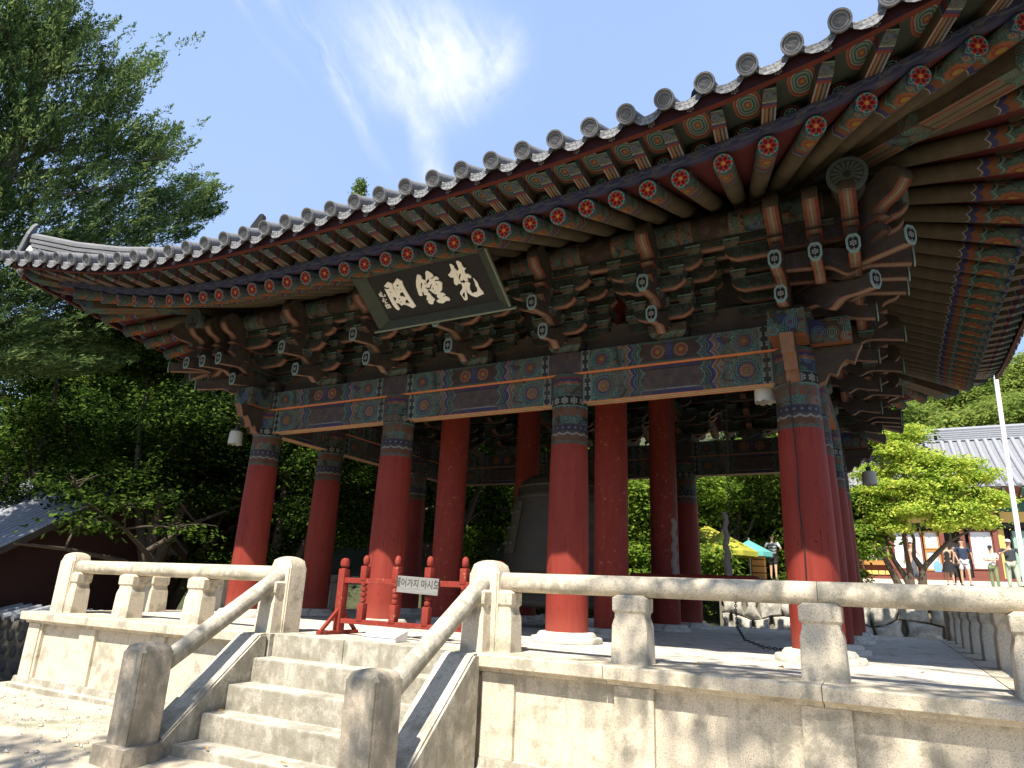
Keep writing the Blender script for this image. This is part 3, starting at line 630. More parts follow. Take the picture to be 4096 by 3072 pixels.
for k in range(4):
    h=HALF[k%2]; rz=(0,PI/2,PI,-PI/2)[k]; f=side_frame(k)
    tops=[]
    for s,fr in side_ends(k):
        e=eave_pt(k,s,DRE,ZRE,.26,.78)
        sg=1 if s>0 else -1
        sb=s if fr==0 else sg*(h-.75+ (1-.0)*.35*fr)
        b_=Vector(f(sb,-1.3,ZRE+(DRE+1.3)*.43+.05*fr))
        L=(b_-e).length; me=rafter_mesh(round(L,1))
        o=pp('rafter',me,e,orient(b_-e)); tops.append((s,fr,e,b_))
    # red boards on top of the rafters
    v=[];fc=[]
    T=[(-(h+DRE+.25),1,eave_pt(k,-(h+DRE+.25),DRE-.02,ZRE,.26,.78),Vector(f(-(h-.40),-1.3,ZRE+(DRE+1.3)*.43)))]+tops+[((h+DRE+.25),1,eave_pt(k,(h+DRE+.25),DRE-.02,ZRE,.26,.78),Vector(f(h-.40,-1.3,ZRE+(DRE+1.3)*.43)))]
    for s,fr,e,b_ in T:
        n_=Vector((0,0,.135)); v+=[e+n_,b_+n_]
    for i in range(len(T)-1): fc.append((2*i,2*i+1,2*i+3,2*i+2))
    v=[(p.x,p.y-YC,p.z) for p in v]
    put('rafter_board',mesh('rafter_board',v,fc,'soffit'),pav)
    # blue band along the rafter tips, as short straight lengths
    S=h+DRE+.12; N=int(2*S/.84)
    for i in range(N):
        a=eave_pt(k,-S+2*S*i/N,DRE+.02,ZRE+.195,.26,.78); b2=eave_pt(k,-S+2*S*(i+1)/N,DRE+.02,ZRE+.195,.26,.78)
        L=(b2-a).length+.004; key='blue%.2f'%L
        if key not in bpy.data.meshes: G().box(0,L,-.05,.05,-.06,.06).mesh(key,'blue_band')
        pp('tip_band',bpy.data.meshes[key],a,orient(b2-a))
    # flying rafters, square, above the band
    if 'buyeon' not in bpy.data.meshes:
        G().add([(0,-.065,-.135),(0,.065,-.135),(0,.065,0),(0,-.065,0),(.16,-.078,-.165),(.16,.078,-.165),(.16,.078,.0),(.16,-.078,.0),(1.15,-.078,-.175),(1.15,.078,-.175),(1.15,.078,0),(1.15,-.078,0)],
          [(0,3,2,1),(0,1,5,4),(1,2,6,5),(2,3,7,6),(3,0,4,7),(4,5,9,8),(5,6,10,9),(6,7,11,10),(7,4,8,11),(8,9,10,11)]).mesh('buyeon','buyeon_paint')
        G().box(-.13,.13,-.006,.006,-.09,.085).mesh('gap_plate','back_plate')
    DBE,ZBE=3.56,6.045
    ends=side_ends(k); pv=[]
    for s,fr,e,b_ in tops:
        q=eave_pt(k,s*(1+.075*fr),DBE,ZBE,.28,.71)
        dirv=Vector((b_.x-e.x,b_.y-e.y,0)).normalized(); slope=-.10+.10*0
        dv=Vector((dirv.x,dirv.y,(e.z+.255+.175-q.z)/max(.3,(Vector((e.x,e.y,0))-Vector((q.x,q.y,0))).length)+.0)).normalized()
        pp('flying_rafter',bpy.data.meshes['buyeon'],q,orient(dv)); pv.append((q,dv,dirv))
    # plates between the flying rafters above the band
    for (s,fr,e,b_),(s2,fr2,e2,b3) in zip(tops,tops[1:]):
        c=(e+e2)/2; dd=(e2-e)
        pp('gap_plate',bpy.data.meshes['gap_plate'],c+Vector((0,0,.35)),orient(dd) if True else 0)
    # painted boards over the flying rafters (short lengths, one per gap)
    for (q,dv,dh),(q2,dv2,dh2) in zip(pv,pv[1:]):
        w=(q2-q).length; cen=(q+q2)/2
        xdir=(q2-q).normalized(); ydir=(dv+dv2).normalized()
        zd=xdir.cross(ydir).normalized(); 
        if zd.z<0: zd=-zd
        yd=zd.cross(xdir)
        key='ovalboard%.2f'%w
        if key not in bpy.data.meshes: G().box(-w/2-.002,w/2+.002,-.0,1.0,.004,.02).mesh(key,'soffit_motif')
        me=bpy.data.meshes[key]
        pp('eave_board',me,cen-yd*.03,Matrix((xdir,yd,zd)).transposed().to_euler())
    for ob in [o for o in pav.children if o.name.startswith('eave_board')]: pass
    # tile seat board
    S=h+3.70; N=int(2*S/.936)
    for i in range(N):
        a=eave_pt(k,-S+2*S*i/N,3.64,5.985,.30,.69); b2=eave_pt(k,-S+2*S*(i+1)/N,3.64,5.985,.30,.69); L=(b2-a).length+.004; key='seat%.2f'%L
        if key not in bpy.data.meshes: G().box(0,L,-.04,.03,-.075,.085).mesh(key,'tile_board')
        pp('tile_seat_board',bpy.data.meshes[key],a,orient(b2-a))
    # dark inner ceiling slope above the rafters
# hip rafters
for sx in (-1,1):
    for sy in (-1,1):
        cy=YR[0] if sy<0 else YR[3]
        def dg(d,z): return Vector((sx*(XB+d),cy+sy*d,z))
        for (d0,z0,d1,z1,hh,ww,nm) in ((2.98,6.30,-.9,7.15,.36,.17,'hip_rafter'),(3.78,6.80,2.2,6.72,.26,.15,'upper_hip_rafter')):
            a,b2=dg(d0,z0),dg(d1,z1); L=(b2-a).length
            pr=[(0,hh/2),(0,-hh*.1),(.12,-hh/2+.03),(.35,-hh/2),(L,-hh/2),(L,hh/2)]
            me=G().prism(pr,-ww,ww,'y').mesh(nm,'hip_paint'); pp(nm,me,a,orient(b2-a))
# ---- roof tiles
def roofz(d,k,s):
    """height of the tile surface at distance d in from the eave line"""
    return d*.44+d*d*.018
DE,ZE=3.74,6.16
makse=G(); 
makse.tube([(0,0,0),(.0,.05,0)],.112,20,1); makse.tube([(0,.05,0),(0,.72,.0)],[.100,.106],14,0)
makse.v=[(x,(y if y>.4 else y-.085),z) for x,y,z in makse.v]
MAK=autosmooth(makse.mesh('eave_cover_tile',['clay_tile','tile_face']),40)
rim=G()
n=20
for i in range(n): 
    a0,a1=2*PI*i/n,2*PI*(i+1)/n
    rim.add([(math.cos(a)*r,y-.085,math.sin(a)*r) for a in (a0,a1) for r,y in ((.118,-.015),(.118,.03),(.100,-.015),(.095,.0))],[(0,1,5,4),(0,4,6,2),(2,6,7,3)])
RIM=autosmooth(rim.mesh('disc_rim','clay_tile'),50)
def drip():
    g=G(); v=[];f=[]; n=10; W=.234
    for j,(yy,dz) in enumerate(((0,0),(.05,0),(.72,.0))):
        for i in range(n+1):
            u=-1+2*i/n; zz=-.12*(1-u*u)**.9+.02; th=(.095*(1-abs(u)**3)+.016 if j<1 else .03)
            v.append((u*W,yy+(.44*(zz-.02) if j<1 else 0),zz)); v.append((u*W,yy+(.44*(zz-th-.02) if j<1 else 0),zz-th))
    m=2*(n+1)
    for j in range(2):
        for i in range(n):
            a=j*m+2*i; b_=(j+1)*m+2*i
            f.append((a,a+2,b_+2,b_)); f.append((a+1,b_+1,b_+3,a+3))
    for i in range(n): f.append((2*i,2*i+1,2*i+3,2*i+2)); 
    for i in range(n): f.append((2*m+2*i,2*m+2*i+2,2*m+2*i+3,2*m+2*i+1))
    me=mesh('eave_drip_tile',v,f,['clay_tile','drip_face'],[0]*(4*n)+[0]*0 if False else [0]*(2*2*n)+[1]*n+[0]*n); return autosmooth(me,40)
DRIP=drip()
TSP=.468
for k in range(4):
    h=HALF[k%2]; f=side_frame(k); rz=(0,PI/2,PI,-PI/2)[k]; n=int((h+DE+.30)/TSP)
    V=[];F=[];VF=[];FF=[]
    for i in range(-n,n+1):
        s=i*TSP-.02*(k==0); p=eave_pt(k,s,DE,ZE); q=eave_pt(k,s,DE,ZE)
        p2=eave_pt(k,s+.05,DE,ZE); tz=math.atan2(p2.z-p.z,.05)
        inw=(Vector(f(s,0,0))-Vector(f(s,1,0)))
        lim=h+DE-abs(s)           # distance to the hip
        jr=random.uniform(-.02,.02)
        o=pp('eave_cover_tile',MAK,p+Vector((0,0,.02)),(0,0,0)); yv=(inw+Vector((0,0,.44))).normalized(); 
        xv=Vector((p2-p)).normalized()*(1); 
        if True:
            zv=xv.cross(yv).normalized(); yv2=zv.cross(xv).normalized()
            o.rotation_euler=Matrix((xv,yv2,zv)).transposed().to_euler()
        put('disc_rim',RIM,o)
        if i<n:
            pm=eave_pt(k,s+TSP/2,DE,ZE); d_=pp('eave_drip_tile',DRIP,pm+Vector((0,-0.0,.02)),o.rotation_euler.copy())
            xv=(eave_pt(k,s+TSP,DE,ZE)-p).normalized(); zv=xv.cross(yv).normalized(); yv2=zv.cross(xv).normalized(); d_.rotation_euler=Matrix((xv,yv2,zv)).transposed().to_euler()
        # rows of tiles up the slope, joined
        D=min(lim,h*9 if False else (YC-YR[0])+DE)
        if D>.7:
            m=max(2,int(D/.45)); ang=[PI*j/6 for j in range(7)]; b0=len(V)
            for a in range(m+1):
                d=.6+(D-.6)*a/m; c=Vector(f(s,0,0)); t=tt(k,s,0); lift=rise(t)*max(0,1-d/5.)**1.5
                base=Vector(f(s,DE+.30*t**2.8*max(0,1-d/4.)-d,ZE+.02+lift+roofz(d,k,s)+(.02 if a%2 else 0)))
                ex=Vector(f(1,0,0))-Vector(f(0,0,0))
                for g_ in ang: V.append(base+ex*math.cos(g_)*.106+Vector((0,0,math.sin(g_)*.106)))
            for a in range(m):
                for j in range(6): F.append((b0+a*7+j,b0+a*7+j+1,b0+(a+1)*7+j+1,b0+(a+1)*7+j))
            b1=len(VF)
            for a in range(m+1):
                d=.6+(D-.6)*a/m; t=tt(k,s,0); lift=rise(t)*max(0,1-d/5.)**1.5
                base=Vector(f(s,DE+.30*t**2.8*max(0,1-d/4.)-d,ZE-.03+lift+roofz(d,k,s))); ex=Vector(f(1,0,0))-Vector(f(0,0,0))
                VF.append(base-ex*TSP/2); VF.append(base-Vector((0,0,.07))); VF.append(base+ex*TSP/2)
            for a in range(m):
                for j in range(2): FF.append((b1+a*3+j,b1+a*3+j+1,b1+(a+1)*3+j+1,b1+(a+1)*3+j))
    V=[(p.x,p.y-YC,p.z) for p in V]; VF=[(p.x,p.y-YC,p.z) for p in VF]
    o=put('cover_tile_rows',mesh('cover_tile_rows',V,F,'clay_tile',smoothf=True),pav,kind='stuff'); 
    put('flat_tile_rows',mesh('flat_tile_rows',VF,FF,'clay_tile'),pav,kind='stuff')
# hip ridges: stacked courses of tile, four lines and a capping
for sx in (-1,1):
    for sy in (-1,1):
        cy=YR[0] if sy<0 else YR[3]
        key=[(3.93,7.92),(3.85,7.68),(3.2,7.63),(2.6,7.68),(1.9,7.86),(1.2,8.05),(0.,8.42),(-1.4,8.9)]
        # top line of the ridge; lower courses follow beneath
        par=None
        for c_ in range(6):
            g=G(); v=[]; zt=-.02-.115*c_; hw=.10+.022*c_
            pts=[Vector((sx*(XB+d),cy+sy*d,z+zt)) for d,z in key[1:]]
            if c_: pts[0]+=Vector((-sx,-sy,0))*(.04*c_); 
            side=Vector((sx,-sy,0)).normalized()
            for p in pts:
                for a,b_ in ((-hw,-.045),(-hw,.03),(-hw*.4,.055 if c_ else .10),(hw*.4,.055 if c_ else .10),(hw,.03),(hw,-.045)): v.append(p+side*a+Vector((0,0,b_)))
            fc=[(i*6+j,i*6+(j+1)%6,(i+1)*6+(j+1)%6,(i+1)*6+j) for i in range(len(pts)-1) for j in range(6)]+[tuple(range(6)),tuple(range((len(pts)-1)*6,len(pts)*6))[::-1]]
            v=[(p.x,p.y-YC,p.z) for p in v]
            put('ridge_course',mesh('ridge_course',v,fc,'clay_tile'),pav)
        # upright end tile and white plaster ball under it
        e=Vector((sx*(XB+3.86),cy+sy*3.86,7.68))
        g=G().prism([(-.12,-.5),(.12,-.5),(.14,.0),(.09,.22),(.0,.33),(-.09,.22),(-.14,.0)],-.03,.03,'y'); a=math.atan2(sy,sx)+PI/2
        pp('ridge_end_tile',g.mesh('ridge_end_tile','clay_tile'),e,(R(-12) if True else 0,0,a))
        g=G().lathe([(.02,-.13),(.10,-.11),(.14,0),(.10,.11),(.02,.13)],16); simple('lime_plaster',(.66,.64,.60))
        pp('plaster_end',autosmooth(g.mesh('plaster_end','lime_plaster'),80),e+Vector((.10*-sx,.10*-sy,-.36)))
# gable part of the roof: descending ridges, main ridge, gable wall
def rz_at(y): d=(y-YR[0])+DE; return ZE+roofz(d,0,0)
for sx in (-1,1):
    for sy in (-1,1):
        pts=[]
        for i in range(9):
            y=.62+(YC-.62)*i/8; yy=y if sy<0 else 2*YC-y; pts.append((sx*4.7,yy-YC,rz_at(y)+.35))
        for c_ in range(4):
            g=G().tube([(p[0],p[1],p[2]-.13*c_) for p in pts],.09+.03*c_,8); put('gable_ridge_course',g.mesh('gable_ridge_course','clay_tile'),pav)
        y=.60 if sy<0 else 2*YC-.60
        g=G().prism([(-.17,-.6),(.17,-.6),(.20,-.1),(.17,.25),(.05,.52),(-.05,.54),(-.17,.25),(-.2,-.1)],-.05,.05,'y')
        pp('ridge_end_tile',g.mesh('gable_end_tile',simple('clay_black',(.010,.010,.012),.9)),(sx*4.7,y,rz_at(.60)+.66),(R(-15*-sy),0,0))
    w=[(YR[0]-.5-YC,rz_at(YR[0]-.5)-.1),(0,rz_at(YC)-.05),(-(YR[0]-.5-YC),rz_at(YR[0]-.5)-.1)]
    g=G().prism(w,sx*4.55,sx*4.65,'x'); put('gable_wall',g.mesh('gable_wall','soffit'),pav)
g=G().box(-4.9,4.9,-.2,.2,rz_at(YC)-.1,rz_at(YC)+.75); put('main_ridge',g.mesh('main_ridge','clay_tile'),pav)
# inner ceiling boards
g=G().box(-5.0,5.0,-3.9,3.9,7.05,7.1); put('ceiling_board',g.mesh('ceiling_board','dark_wood'),pav)
for i,y in enumerate((YR[1],YR[2])):
    g=G().box(-XA-3.6,XA+3.6,-.16,.16,5.6,6.05); pp('cross_beam',g.mesh('inner_beam','arm_paint'),(0,y,0))
for x in (-XA,XA):
    g=G().box(-.16,.16,-3.8,3.8,5.35,5.62); pp('cross_beam',g.mesh('inner_beam2','arm_paint'),(x,YC,0))
# ================================================================== SIGNBOARD
BO=Vector((.2-.02,.86,5.165)); BT=Vector((0,.03-.88,5.74-5.13)).normalized()
bx=Vector((1,0,0)); bn=bx.cross(BT)
sgn=thing('name_board','black name board with pale brush characters, framed in green, tilted under the eaves','sign')
sgn.location=BO; sgn.rotation_euler=Matrix((bx,BT,bn)).transposed().to_euler()
# bn points (0,-,-)?  local z must face the viewer
BZ=1 if bn.y<0 else -1
simple('board_black',(.009,.007,.007),.7,.5,6.); simple('board_frame',(.034,.042,.030),.7,.45,7.); simple('frame_edge',(.13,.14,.10),.7); simple('glyph_paint',(.72,.68,.60),.7,.12,9.)
put('board_panel',G().box(-1.14,1.12,.08,1.0,-.04,0).mesh('board_panel','board_black'),sgn,(0,0,-.0))
def slab(poly,z0,z1,nm,mt,mt2=None):
    g=G().prism(poly,z0,z1,'z'); return put(nm,g.mesh(nm,mt),sgn)
def bevelled(a,b,c,d,nm):   # a,b outer edge (raised), c,d inner edge
    z=.12
    v=[(a[0],a[1],z),(b[0],b[1],z),(c[0],c[1],.005),(d[0],d[1],.005),(a[0],a[1],z-.05),(b[0],b[1],z-.05),(c[0],c[1],-.05),(d[0],d[1],-.05)]
    me=mesh(nm,v,[(0,1,2,3),(7,6,5,4),(0,4,5,1),(1,5,6,2),(2,6,7,3),(3,7,4,0)],'board_frame'); return put(nm,me,sgn)
bevelled((-1.38,0),(1.34,0),(1.12,.10),(-1.12,.10),'frame_rail')
bevelled((1.30,1.10),(-1.36,1.10),(-1.12,.98),(1.12,.98),'frame_rail')
bevelled((-1.34,1.08),(-1.34,.02),(-1.12,.10),(-1.12,.98),'frame_stile')
bevelled((1.30,.02),(1.30,1.08),(1.10,.98),(1.10,.10),'frame_stile')
put('frame_lip',G().box(-1.46,1.40,-.03,.0,.09,.14).mesh('frame_lip','frame_edge'),sgn)
put('frame_lip',G().box(1.29,1.32,.02,1.08,.08,.13).mesh('frame_lip2','frame_edge'),sgn)
def glyph(polys,nm,off=(0,0)):
    cu=bpy.data.curves.new(nm,'CURVE'); cu.dimensions='2D'; cu.fill_mode='BOTH'; cu.extrude=.010
    for pl in polys:
        sp=cu.splines.new('POLY'); sp.points.add(len(pl)-1)
        for q,p in zip(sp.points,pl): q.co=(p[0]+off[0],p[1]+off[1],0,1)
        sp.use_cyclic_u=True
    o=bpy.data.objects.new(nm,cu); COL.objects.link(o); bpy.context.view_layer.update()
    me=bpy.data.meshes.new_from_object(o); bpy.data.objects.remove(o); me.materials.clear(); me.materials.append(M['glyph_paint']); return me
for idx in ([0,1,2,3],[4,5,6,7,8,9,10],list(range(11,21))):
    put('character',glyph([GLYPHS[i] for i in idx],'character',(.02,0)),sgn,(0,0,.014))
def strokes(lines,w,nm,mt,h=.006):
    g=G()
    for ln_ in lines:
        for a,b in zip(ln_,ln_[1:]):
            d=Vector((b[0]-a[0],b[1]-a[1],0)); L=d.length
            if L<1e-4: continue
            d/=L; n_=Vector((-d.y,d.x,0))*w; A=Vector((a[0],a[1],0))-d*w*.6; B=Vector((b[0],b[1],0))+d*w*.6
            g.add([A+n_,A-n_,B-n_,B+n_,A+n_+Vector((0,0,h)),A-n_+Vector((0,0,h)),B-n_+Vector((0,0,h)),B+n_+Vector((0,0,h))],[(3,2,1,0),(4,5,6,7),(0,1,5,4),(1,2,6,5),(2,3,7,6),(3,0,4,7)])
    return g.mesh(nm,mt)
put('signature',strokes([[(p[0]+.02,p[1]) for p in s] for s in STROKES[:11]],.0075,'signature','glyph_paint'),sgn,(0,0,.004))
put('seal',strokes([[(p[0]+.02,p[1]) for p in s] for s in STROKES[11:]],.006,'seal','glyph_paint'),sgn,(0,0,.004))
# ================================================================== STONE PLATFORM
plat=thing('stone_platform','raised pale granite platform with moulded edge slab and recessed wall panels','platform',(0,YC,0))
def pl(nm,me,loc=(0,0,0),rot=(0,0,0)): return put(nm,me,plat,(loc[0],loc[1]-YC,loc[2]),rot)
EX=XP+.5; EY0=-.52; EY1=YPB+.52; GB=-1.9
core=G().box(-EX+.2,EX-.2,EY0+.2,EY1-.2,GB,-.06); pl('platform_core',core.mesh('platform_core','granite'))
# inner paving, large slabs with thin joints
def pav_slab(x0,x1,y0,y1):
    g=G().box(x0+.006,x1-.006,y0+.006,y1-.006,-.10,-.004+random.uniform(-.002,.002),c=.008); pl('paving_slab',g.mesh('paving_slab','granite_floor'))
xs_=[-EX+.62+i*(2*EX-1.24)/9 for i in range(10)]; ys_=[EY0+.62+i*(EY1-EY0-1.24)/7 for i in range(8)]
for a,b_ in zip(xs_,xs_[1:]):
    for c,d in zip(ys_,ys_[1:]): pav_slab(a,b_,c,d)
# edge slabs with a moulding
def edge_run(p0,p1,nrm,cuts):
    """slabs along p0->p1, nrm outward"""
    p0,p1=Vector(p0),Vector(p1); L=(p1-p0).length; d=(p1-p0)/L; nrm=Vector(nrm)
    for a,b_ in zip(cuts,cuts[1:]):
        n=b_-a-.008
        pr=[(0,0.),(-.005,-.135),(-.05,-.15),(-.12,-.165),(-.13,-.20),(-.62,-.20),(-.62,.0)]
        g=G(); pr2=[(p[0],p[1]) for p in pr]
        pts=[(-.016,0.),(0,-.016)]+pr2[1:]
        g.prism([(q[0],q[1]) for q in pts],0,n,'x')
        # local: x along, y outward, z up
        me=autosmooth(g.mesh('edge_slab','granite'),30); ang=math.atan2(d.y,d.x)
        # local y must be outward: rotate so x=d ; if y(local)=z×x is inward, mirror by scaling
        o=pl('edge_slab',me,p0+d*(a+.004),(0,0,ang))
        yl=Vector((-d.y,d.x,0))
        if yl.dot(nrm)<0: o.scale=(1,-1,1)
cf=[0,1.75,3.55,EX-1.62 if False else 5.98]; 
edge_run((-EX,EY0,0),(-1.62,EY0,0),(0,-1,0),[0,2.1,4.2,EX-1.62])
edge_run((1.62,EY0,0),(EX,EY0,0),(0,-1,0),[0,1.93,4.10,EX-1.62])
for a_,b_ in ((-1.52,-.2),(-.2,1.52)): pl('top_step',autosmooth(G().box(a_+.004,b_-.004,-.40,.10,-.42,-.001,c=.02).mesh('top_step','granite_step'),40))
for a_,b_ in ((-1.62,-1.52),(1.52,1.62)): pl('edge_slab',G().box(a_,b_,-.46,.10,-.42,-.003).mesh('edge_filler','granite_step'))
for sx in (-1,1): edge_run((sx*EX,EY0+.0,0),(sx*EX,EY1,0),(sx,0,0),[.62,2.6,4.6,6.6,8.6,10.6,EY1-EY0-.62])
edge_run((-EX,EY1,0),(EX,EY1,0),(0,1,0),[0,2.6,5.3,8,10.6,13.2,2*EX])
# wall : panels recessed between pilasters, plinth below
def wall_run(x0,x1,y,pil,rot=None):
    for a in pil: 
        g=G().box(a-.22,a+.22,y-.0,y+.3,-1.12,-.202,c=.012); pl('pilaster',g.mesh('pilaster','granite'))
    ps=sorted(pil)
    edges=[x0]+[v for a in ps for v in (a-.22,a+.22)]+[x1]
    for a,b_ in zip(edges[0::2],edges[1::2]):
        if b_-a>.08:
            g=G().box(a+.004,b_-.004,y+.075,y+.35,-1.12,-.202); pl('wall_panel',g.mesh('wall_panel','granite'))
wall_run(-EX+.12,-1.97,EY0+.14,[-EX+.34,-6.0,-4.15,-2.3])
wall_run(1.97,EX-.12,EY0+.14,[2.19+.0,3.85,5.73,EX-.34])
for x0,x1 in ((-EX+.0,-1.97),(1.97,EX-.0)):
    n=4
    for i in range(n):
        a=x0+(x1-x0)*i/n; b_=x0+(x1-x0)*(i+1)/n
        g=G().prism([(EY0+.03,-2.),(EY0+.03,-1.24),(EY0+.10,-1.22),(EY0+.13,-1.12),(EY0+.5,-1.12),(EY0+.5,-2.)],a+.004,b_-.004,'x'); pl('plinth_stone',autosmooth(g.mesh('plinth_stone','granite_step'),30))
for sx in (-1,1):
    g=G().box(min(sx*(EX-.14),sx*(EX-.5)),max(sx*(EX-.14),sx*(EX-.5)),EY0+.12,EY1-.12,GB,-.202); pl('side_wall',g.mesh('side_wall','granite'))
g=G().box(-EX+.14,EX-.14,EY1-.5,EY1-.14,GB,-.202); pl('side_wall',g.mesh('back_wall','granite'))
# ================================================================== STAIRCASE
st=thing('stone_staircase','weathered granite steps rising between two sloping cheek stones to the platform','stairs',(0,-.52,0))
def sp_(nm,me,loc=(0,0,0)): return put(nm,me,st,(loc[0],loc[1]+.52,loc[2]))
XI=1.52
for i in range(1,6):
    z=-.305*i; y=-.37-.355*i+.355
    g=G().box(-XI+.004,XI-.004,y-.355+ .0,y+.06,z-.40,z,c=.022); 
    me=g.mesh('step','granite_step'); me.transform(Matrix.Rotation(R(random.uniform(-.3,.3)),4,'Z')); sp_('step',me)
for sx in (-1,1):
    pr=[(-.48,-.002),(-.62,-.002),(-1.93,-1.165),(-1.93,-2.1),(-.48,-2.1)]
    bm=bmesh.new(); g=G().prism(pr,-.23,.23,'x'); vs=[bm.verts.new(v) for v in g.v]; [bm.faces.new([vs[i] for i in f]) for f in g.f]
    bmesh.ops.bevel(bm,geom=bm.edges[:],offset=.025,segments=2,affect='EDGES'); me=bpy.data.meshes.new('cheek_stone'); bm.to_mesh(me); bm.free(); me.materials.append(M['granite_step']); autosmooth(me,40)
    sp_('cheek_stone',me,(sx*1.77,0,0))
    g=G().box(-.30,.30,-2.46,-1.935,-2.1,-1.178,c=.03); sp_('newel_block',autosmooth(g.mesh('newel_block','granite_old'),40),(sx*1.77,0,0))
# ================================================================== BALUSTRADES
def vault_post(hw,hd,h,arch=.17,z0=0,mat='granite'):
    n=10; v=[];f=[]
    zs=[z0,z0+.02]+[z0+h-arch-.02]
    grid=[]
    for j in range(n+1):
        for i in range(n+1):
            u=-1+2*i/n; w=-1+2*j/n
            zz=min(math.sqrt(max(0,1-abs(u)**2.3)),math.sqrt(max(0,1-abs(w)**2.3)))
            v.append((u*hw,w*hd,z0+h-arch+arch*zz))
    for j in range(n):
        for i in range(n): a=j*(n+1)+i; f.append((a,a+1,a+n+2,a+n+1))
    ring=[i for i in range(n+1)]+[(j)*(n+1)+n for j in range(1,n+1)]+[n*(n+1)+i for i in range(n-1,-1,-1)]+[j*(n+1) for j in range(n-1,0,-1)]
    b=len(v); v+=[(v[r][0],v[r][1],z0) for r in ring]; m=len(ring)
    for i in range(m): f.append((ring[i],b+i,b+(i+1)%m,ring[(i+1)%m])[::-1][::-1])
    f.append(tuple(range(b,b+m))[::-1])
    bm=bmesh.new(); vs=[bm.verts.new(q) for q in v]; [bm.faces.new([vs[i] for i in q]) for q in f]; bmesh.ops.recalc_face_normals(bm,faces=bm.faces)
    ed=[e for e in bm.edges if abs(e.verts[0].co.z-e.verts[1].co.z)>h*.4 and abs(abs(e.verts[0].co.x)-hw)<1e-4 and abs(abs(e.verts[0].co.y)-hd)<1e-4]
    bmesh.ops.bevel(bm,geom=ed,offset=.02,segments=2,affect='EDGES')
    me=bpy.data.meshes.new('post'); bm.to_mesh(me); bm.free(); me.materials.append(M[mat]); return autosmooth(me,35)
POST=vault_post(.217,.18,1.10); POST.name='rail_post'
def baluster(half=False):
    pr=[(.205,0),(.190,.42),(.165,.47),(.150,.50),(.150,.535),(.185,.575),(.185,.70),(.15,.725)]
    out=pr+[(-x,z) for x,z in pr[::-1]] if not half else pr+[(-.02,.725),(-.02,0)]
    g=G(); 
    # profile narrows in both directions: loft of rectangles
    lev=[(0,.215,.16),(.40,.203,.15),(.45,.190,.14),(.49,.178,.13),(.53,.178,.13),(.56,.200,.15),(.70,.200,.15),(.735,.15,.11)]
    v=[];f=[]
    for z,a,b in lev: v+= [((-a if not half else -.02),-b,z),(a,-b,z),(a,b,z),((-a if not half else -.02),b,z)]
    for i in range(len(lev)-1):
        for k in range(4): f.append((4*i+k,4*i+(k+1)%4,4*i+4+(k+1)%4,4*i+4+k))
    f+=[(3,2,1,0),tuple(range(4*len(lev)-4,4*len(lev)))]
    bm=bmesh.new(); vs=[bm.verts.new(q) for q in v]; [bm.faces.new([vs[i] for i in q]) for q in f]
    ed=[e for e in bm.edges if abs(e.verts[0].co.z-e.verts[1].co.z)>.01]; bmesh.ops.bevel(bm,geom=ed,offset=.014,segments=1,affect='EDGES')
    me=bpy.data.meshes.new('baluster'); bm.to_mesh(me); bm.free(); me.materials.append(M['granite']); return autosmooth(me,30)
BAL=baluster(); HBAL=baluster(True)
def rail_mesh(L,mat='granite',r=.119):
    n=18; g=G(); N=max(2,int(L/.25)); pts=[(i*L/N,0,0) for i in range(N+1)]; g.tube(pts,r,n)
    v=np.array(g.v); 
    return autosmooth(mesh('handrail',[tuple(q) for q in v],g.f,mat),50)
ZR=.95-.119
def balustrade(label,p0,p1,bals,joints,posts):
    p0,p1=Vector(p0),Vector(p1); d=(p1-p0); L=d.length; d/=L; a=math.atan2(d.y,d.x)
    t=thing('stone_balustrade',label,'balustrade',p0,a,'granite balustrades round the pavilion platform')
    for x in posts: put('rail_post',POST,t,(x,0,0),(0,0,0) if abs(d.x)>.5 else (0,0,PI/2))
    for x in bals: put('baluster',BAL,t,(x,0,0),(0,0,random.uniform(-.01,.01)))
    for x0,x1 in zip(joints,joints[1:]): put('handrail',rail_mesh(x1-x0-.006),t,(x0+.003,0,ZR),(random.uniform(-.3,.3),0,0))
    for x in posts:
        for s in (1,-1):
            if .1<x+s*.3<L-.1: put('half_baluster',HBAL,t,(x+s*.20,0,0),(0,0,0 if s>0 else PI))
    return t
Xs=1.807
balustrade('short granite balustrade left of the steps, two balusters under its round rail',(-XP,0,0),(-Xs,0,0),[1.72+.15,3.73+.0],[.2,1.9,3.75,XP-Xs-.2],[0,XP-Xs])
balustrade('long granite balustrade right of the steps crossing the lower right of the view',(Xs,0,0),(7.70,0,0),[3.727-Xs,5.727-Xs],[.2,5.72-Xs,7.7-Xs-.1],[0,7.7-Xs])
nb=6
for sx,lab in ((-1,'granite balustrade along the far left side of the platform, behind the left corner post'),(1,'granite balustrade running back along the right side of the platform')):
    L=YPB; bb=[L*(i+1)/(nb+1) for i in range(nb)]
    XQ=7.70 if sx>0 else -XP
    balustrade(lab,(XQ,0,0),(XQ,YPB,0),bb,[.2]+bb[1::2]+[L-.2],[L])
# back balustrade only as its two ends beside an opening, the middle is open
balustrade('short low granite balustrade at the back left edge of the platform floor',(-XP,YPB,0),(-2.2,YPB,0),[1.7,3.4],[.2,2.6,XP-2.2-.1],[XP-2.2])
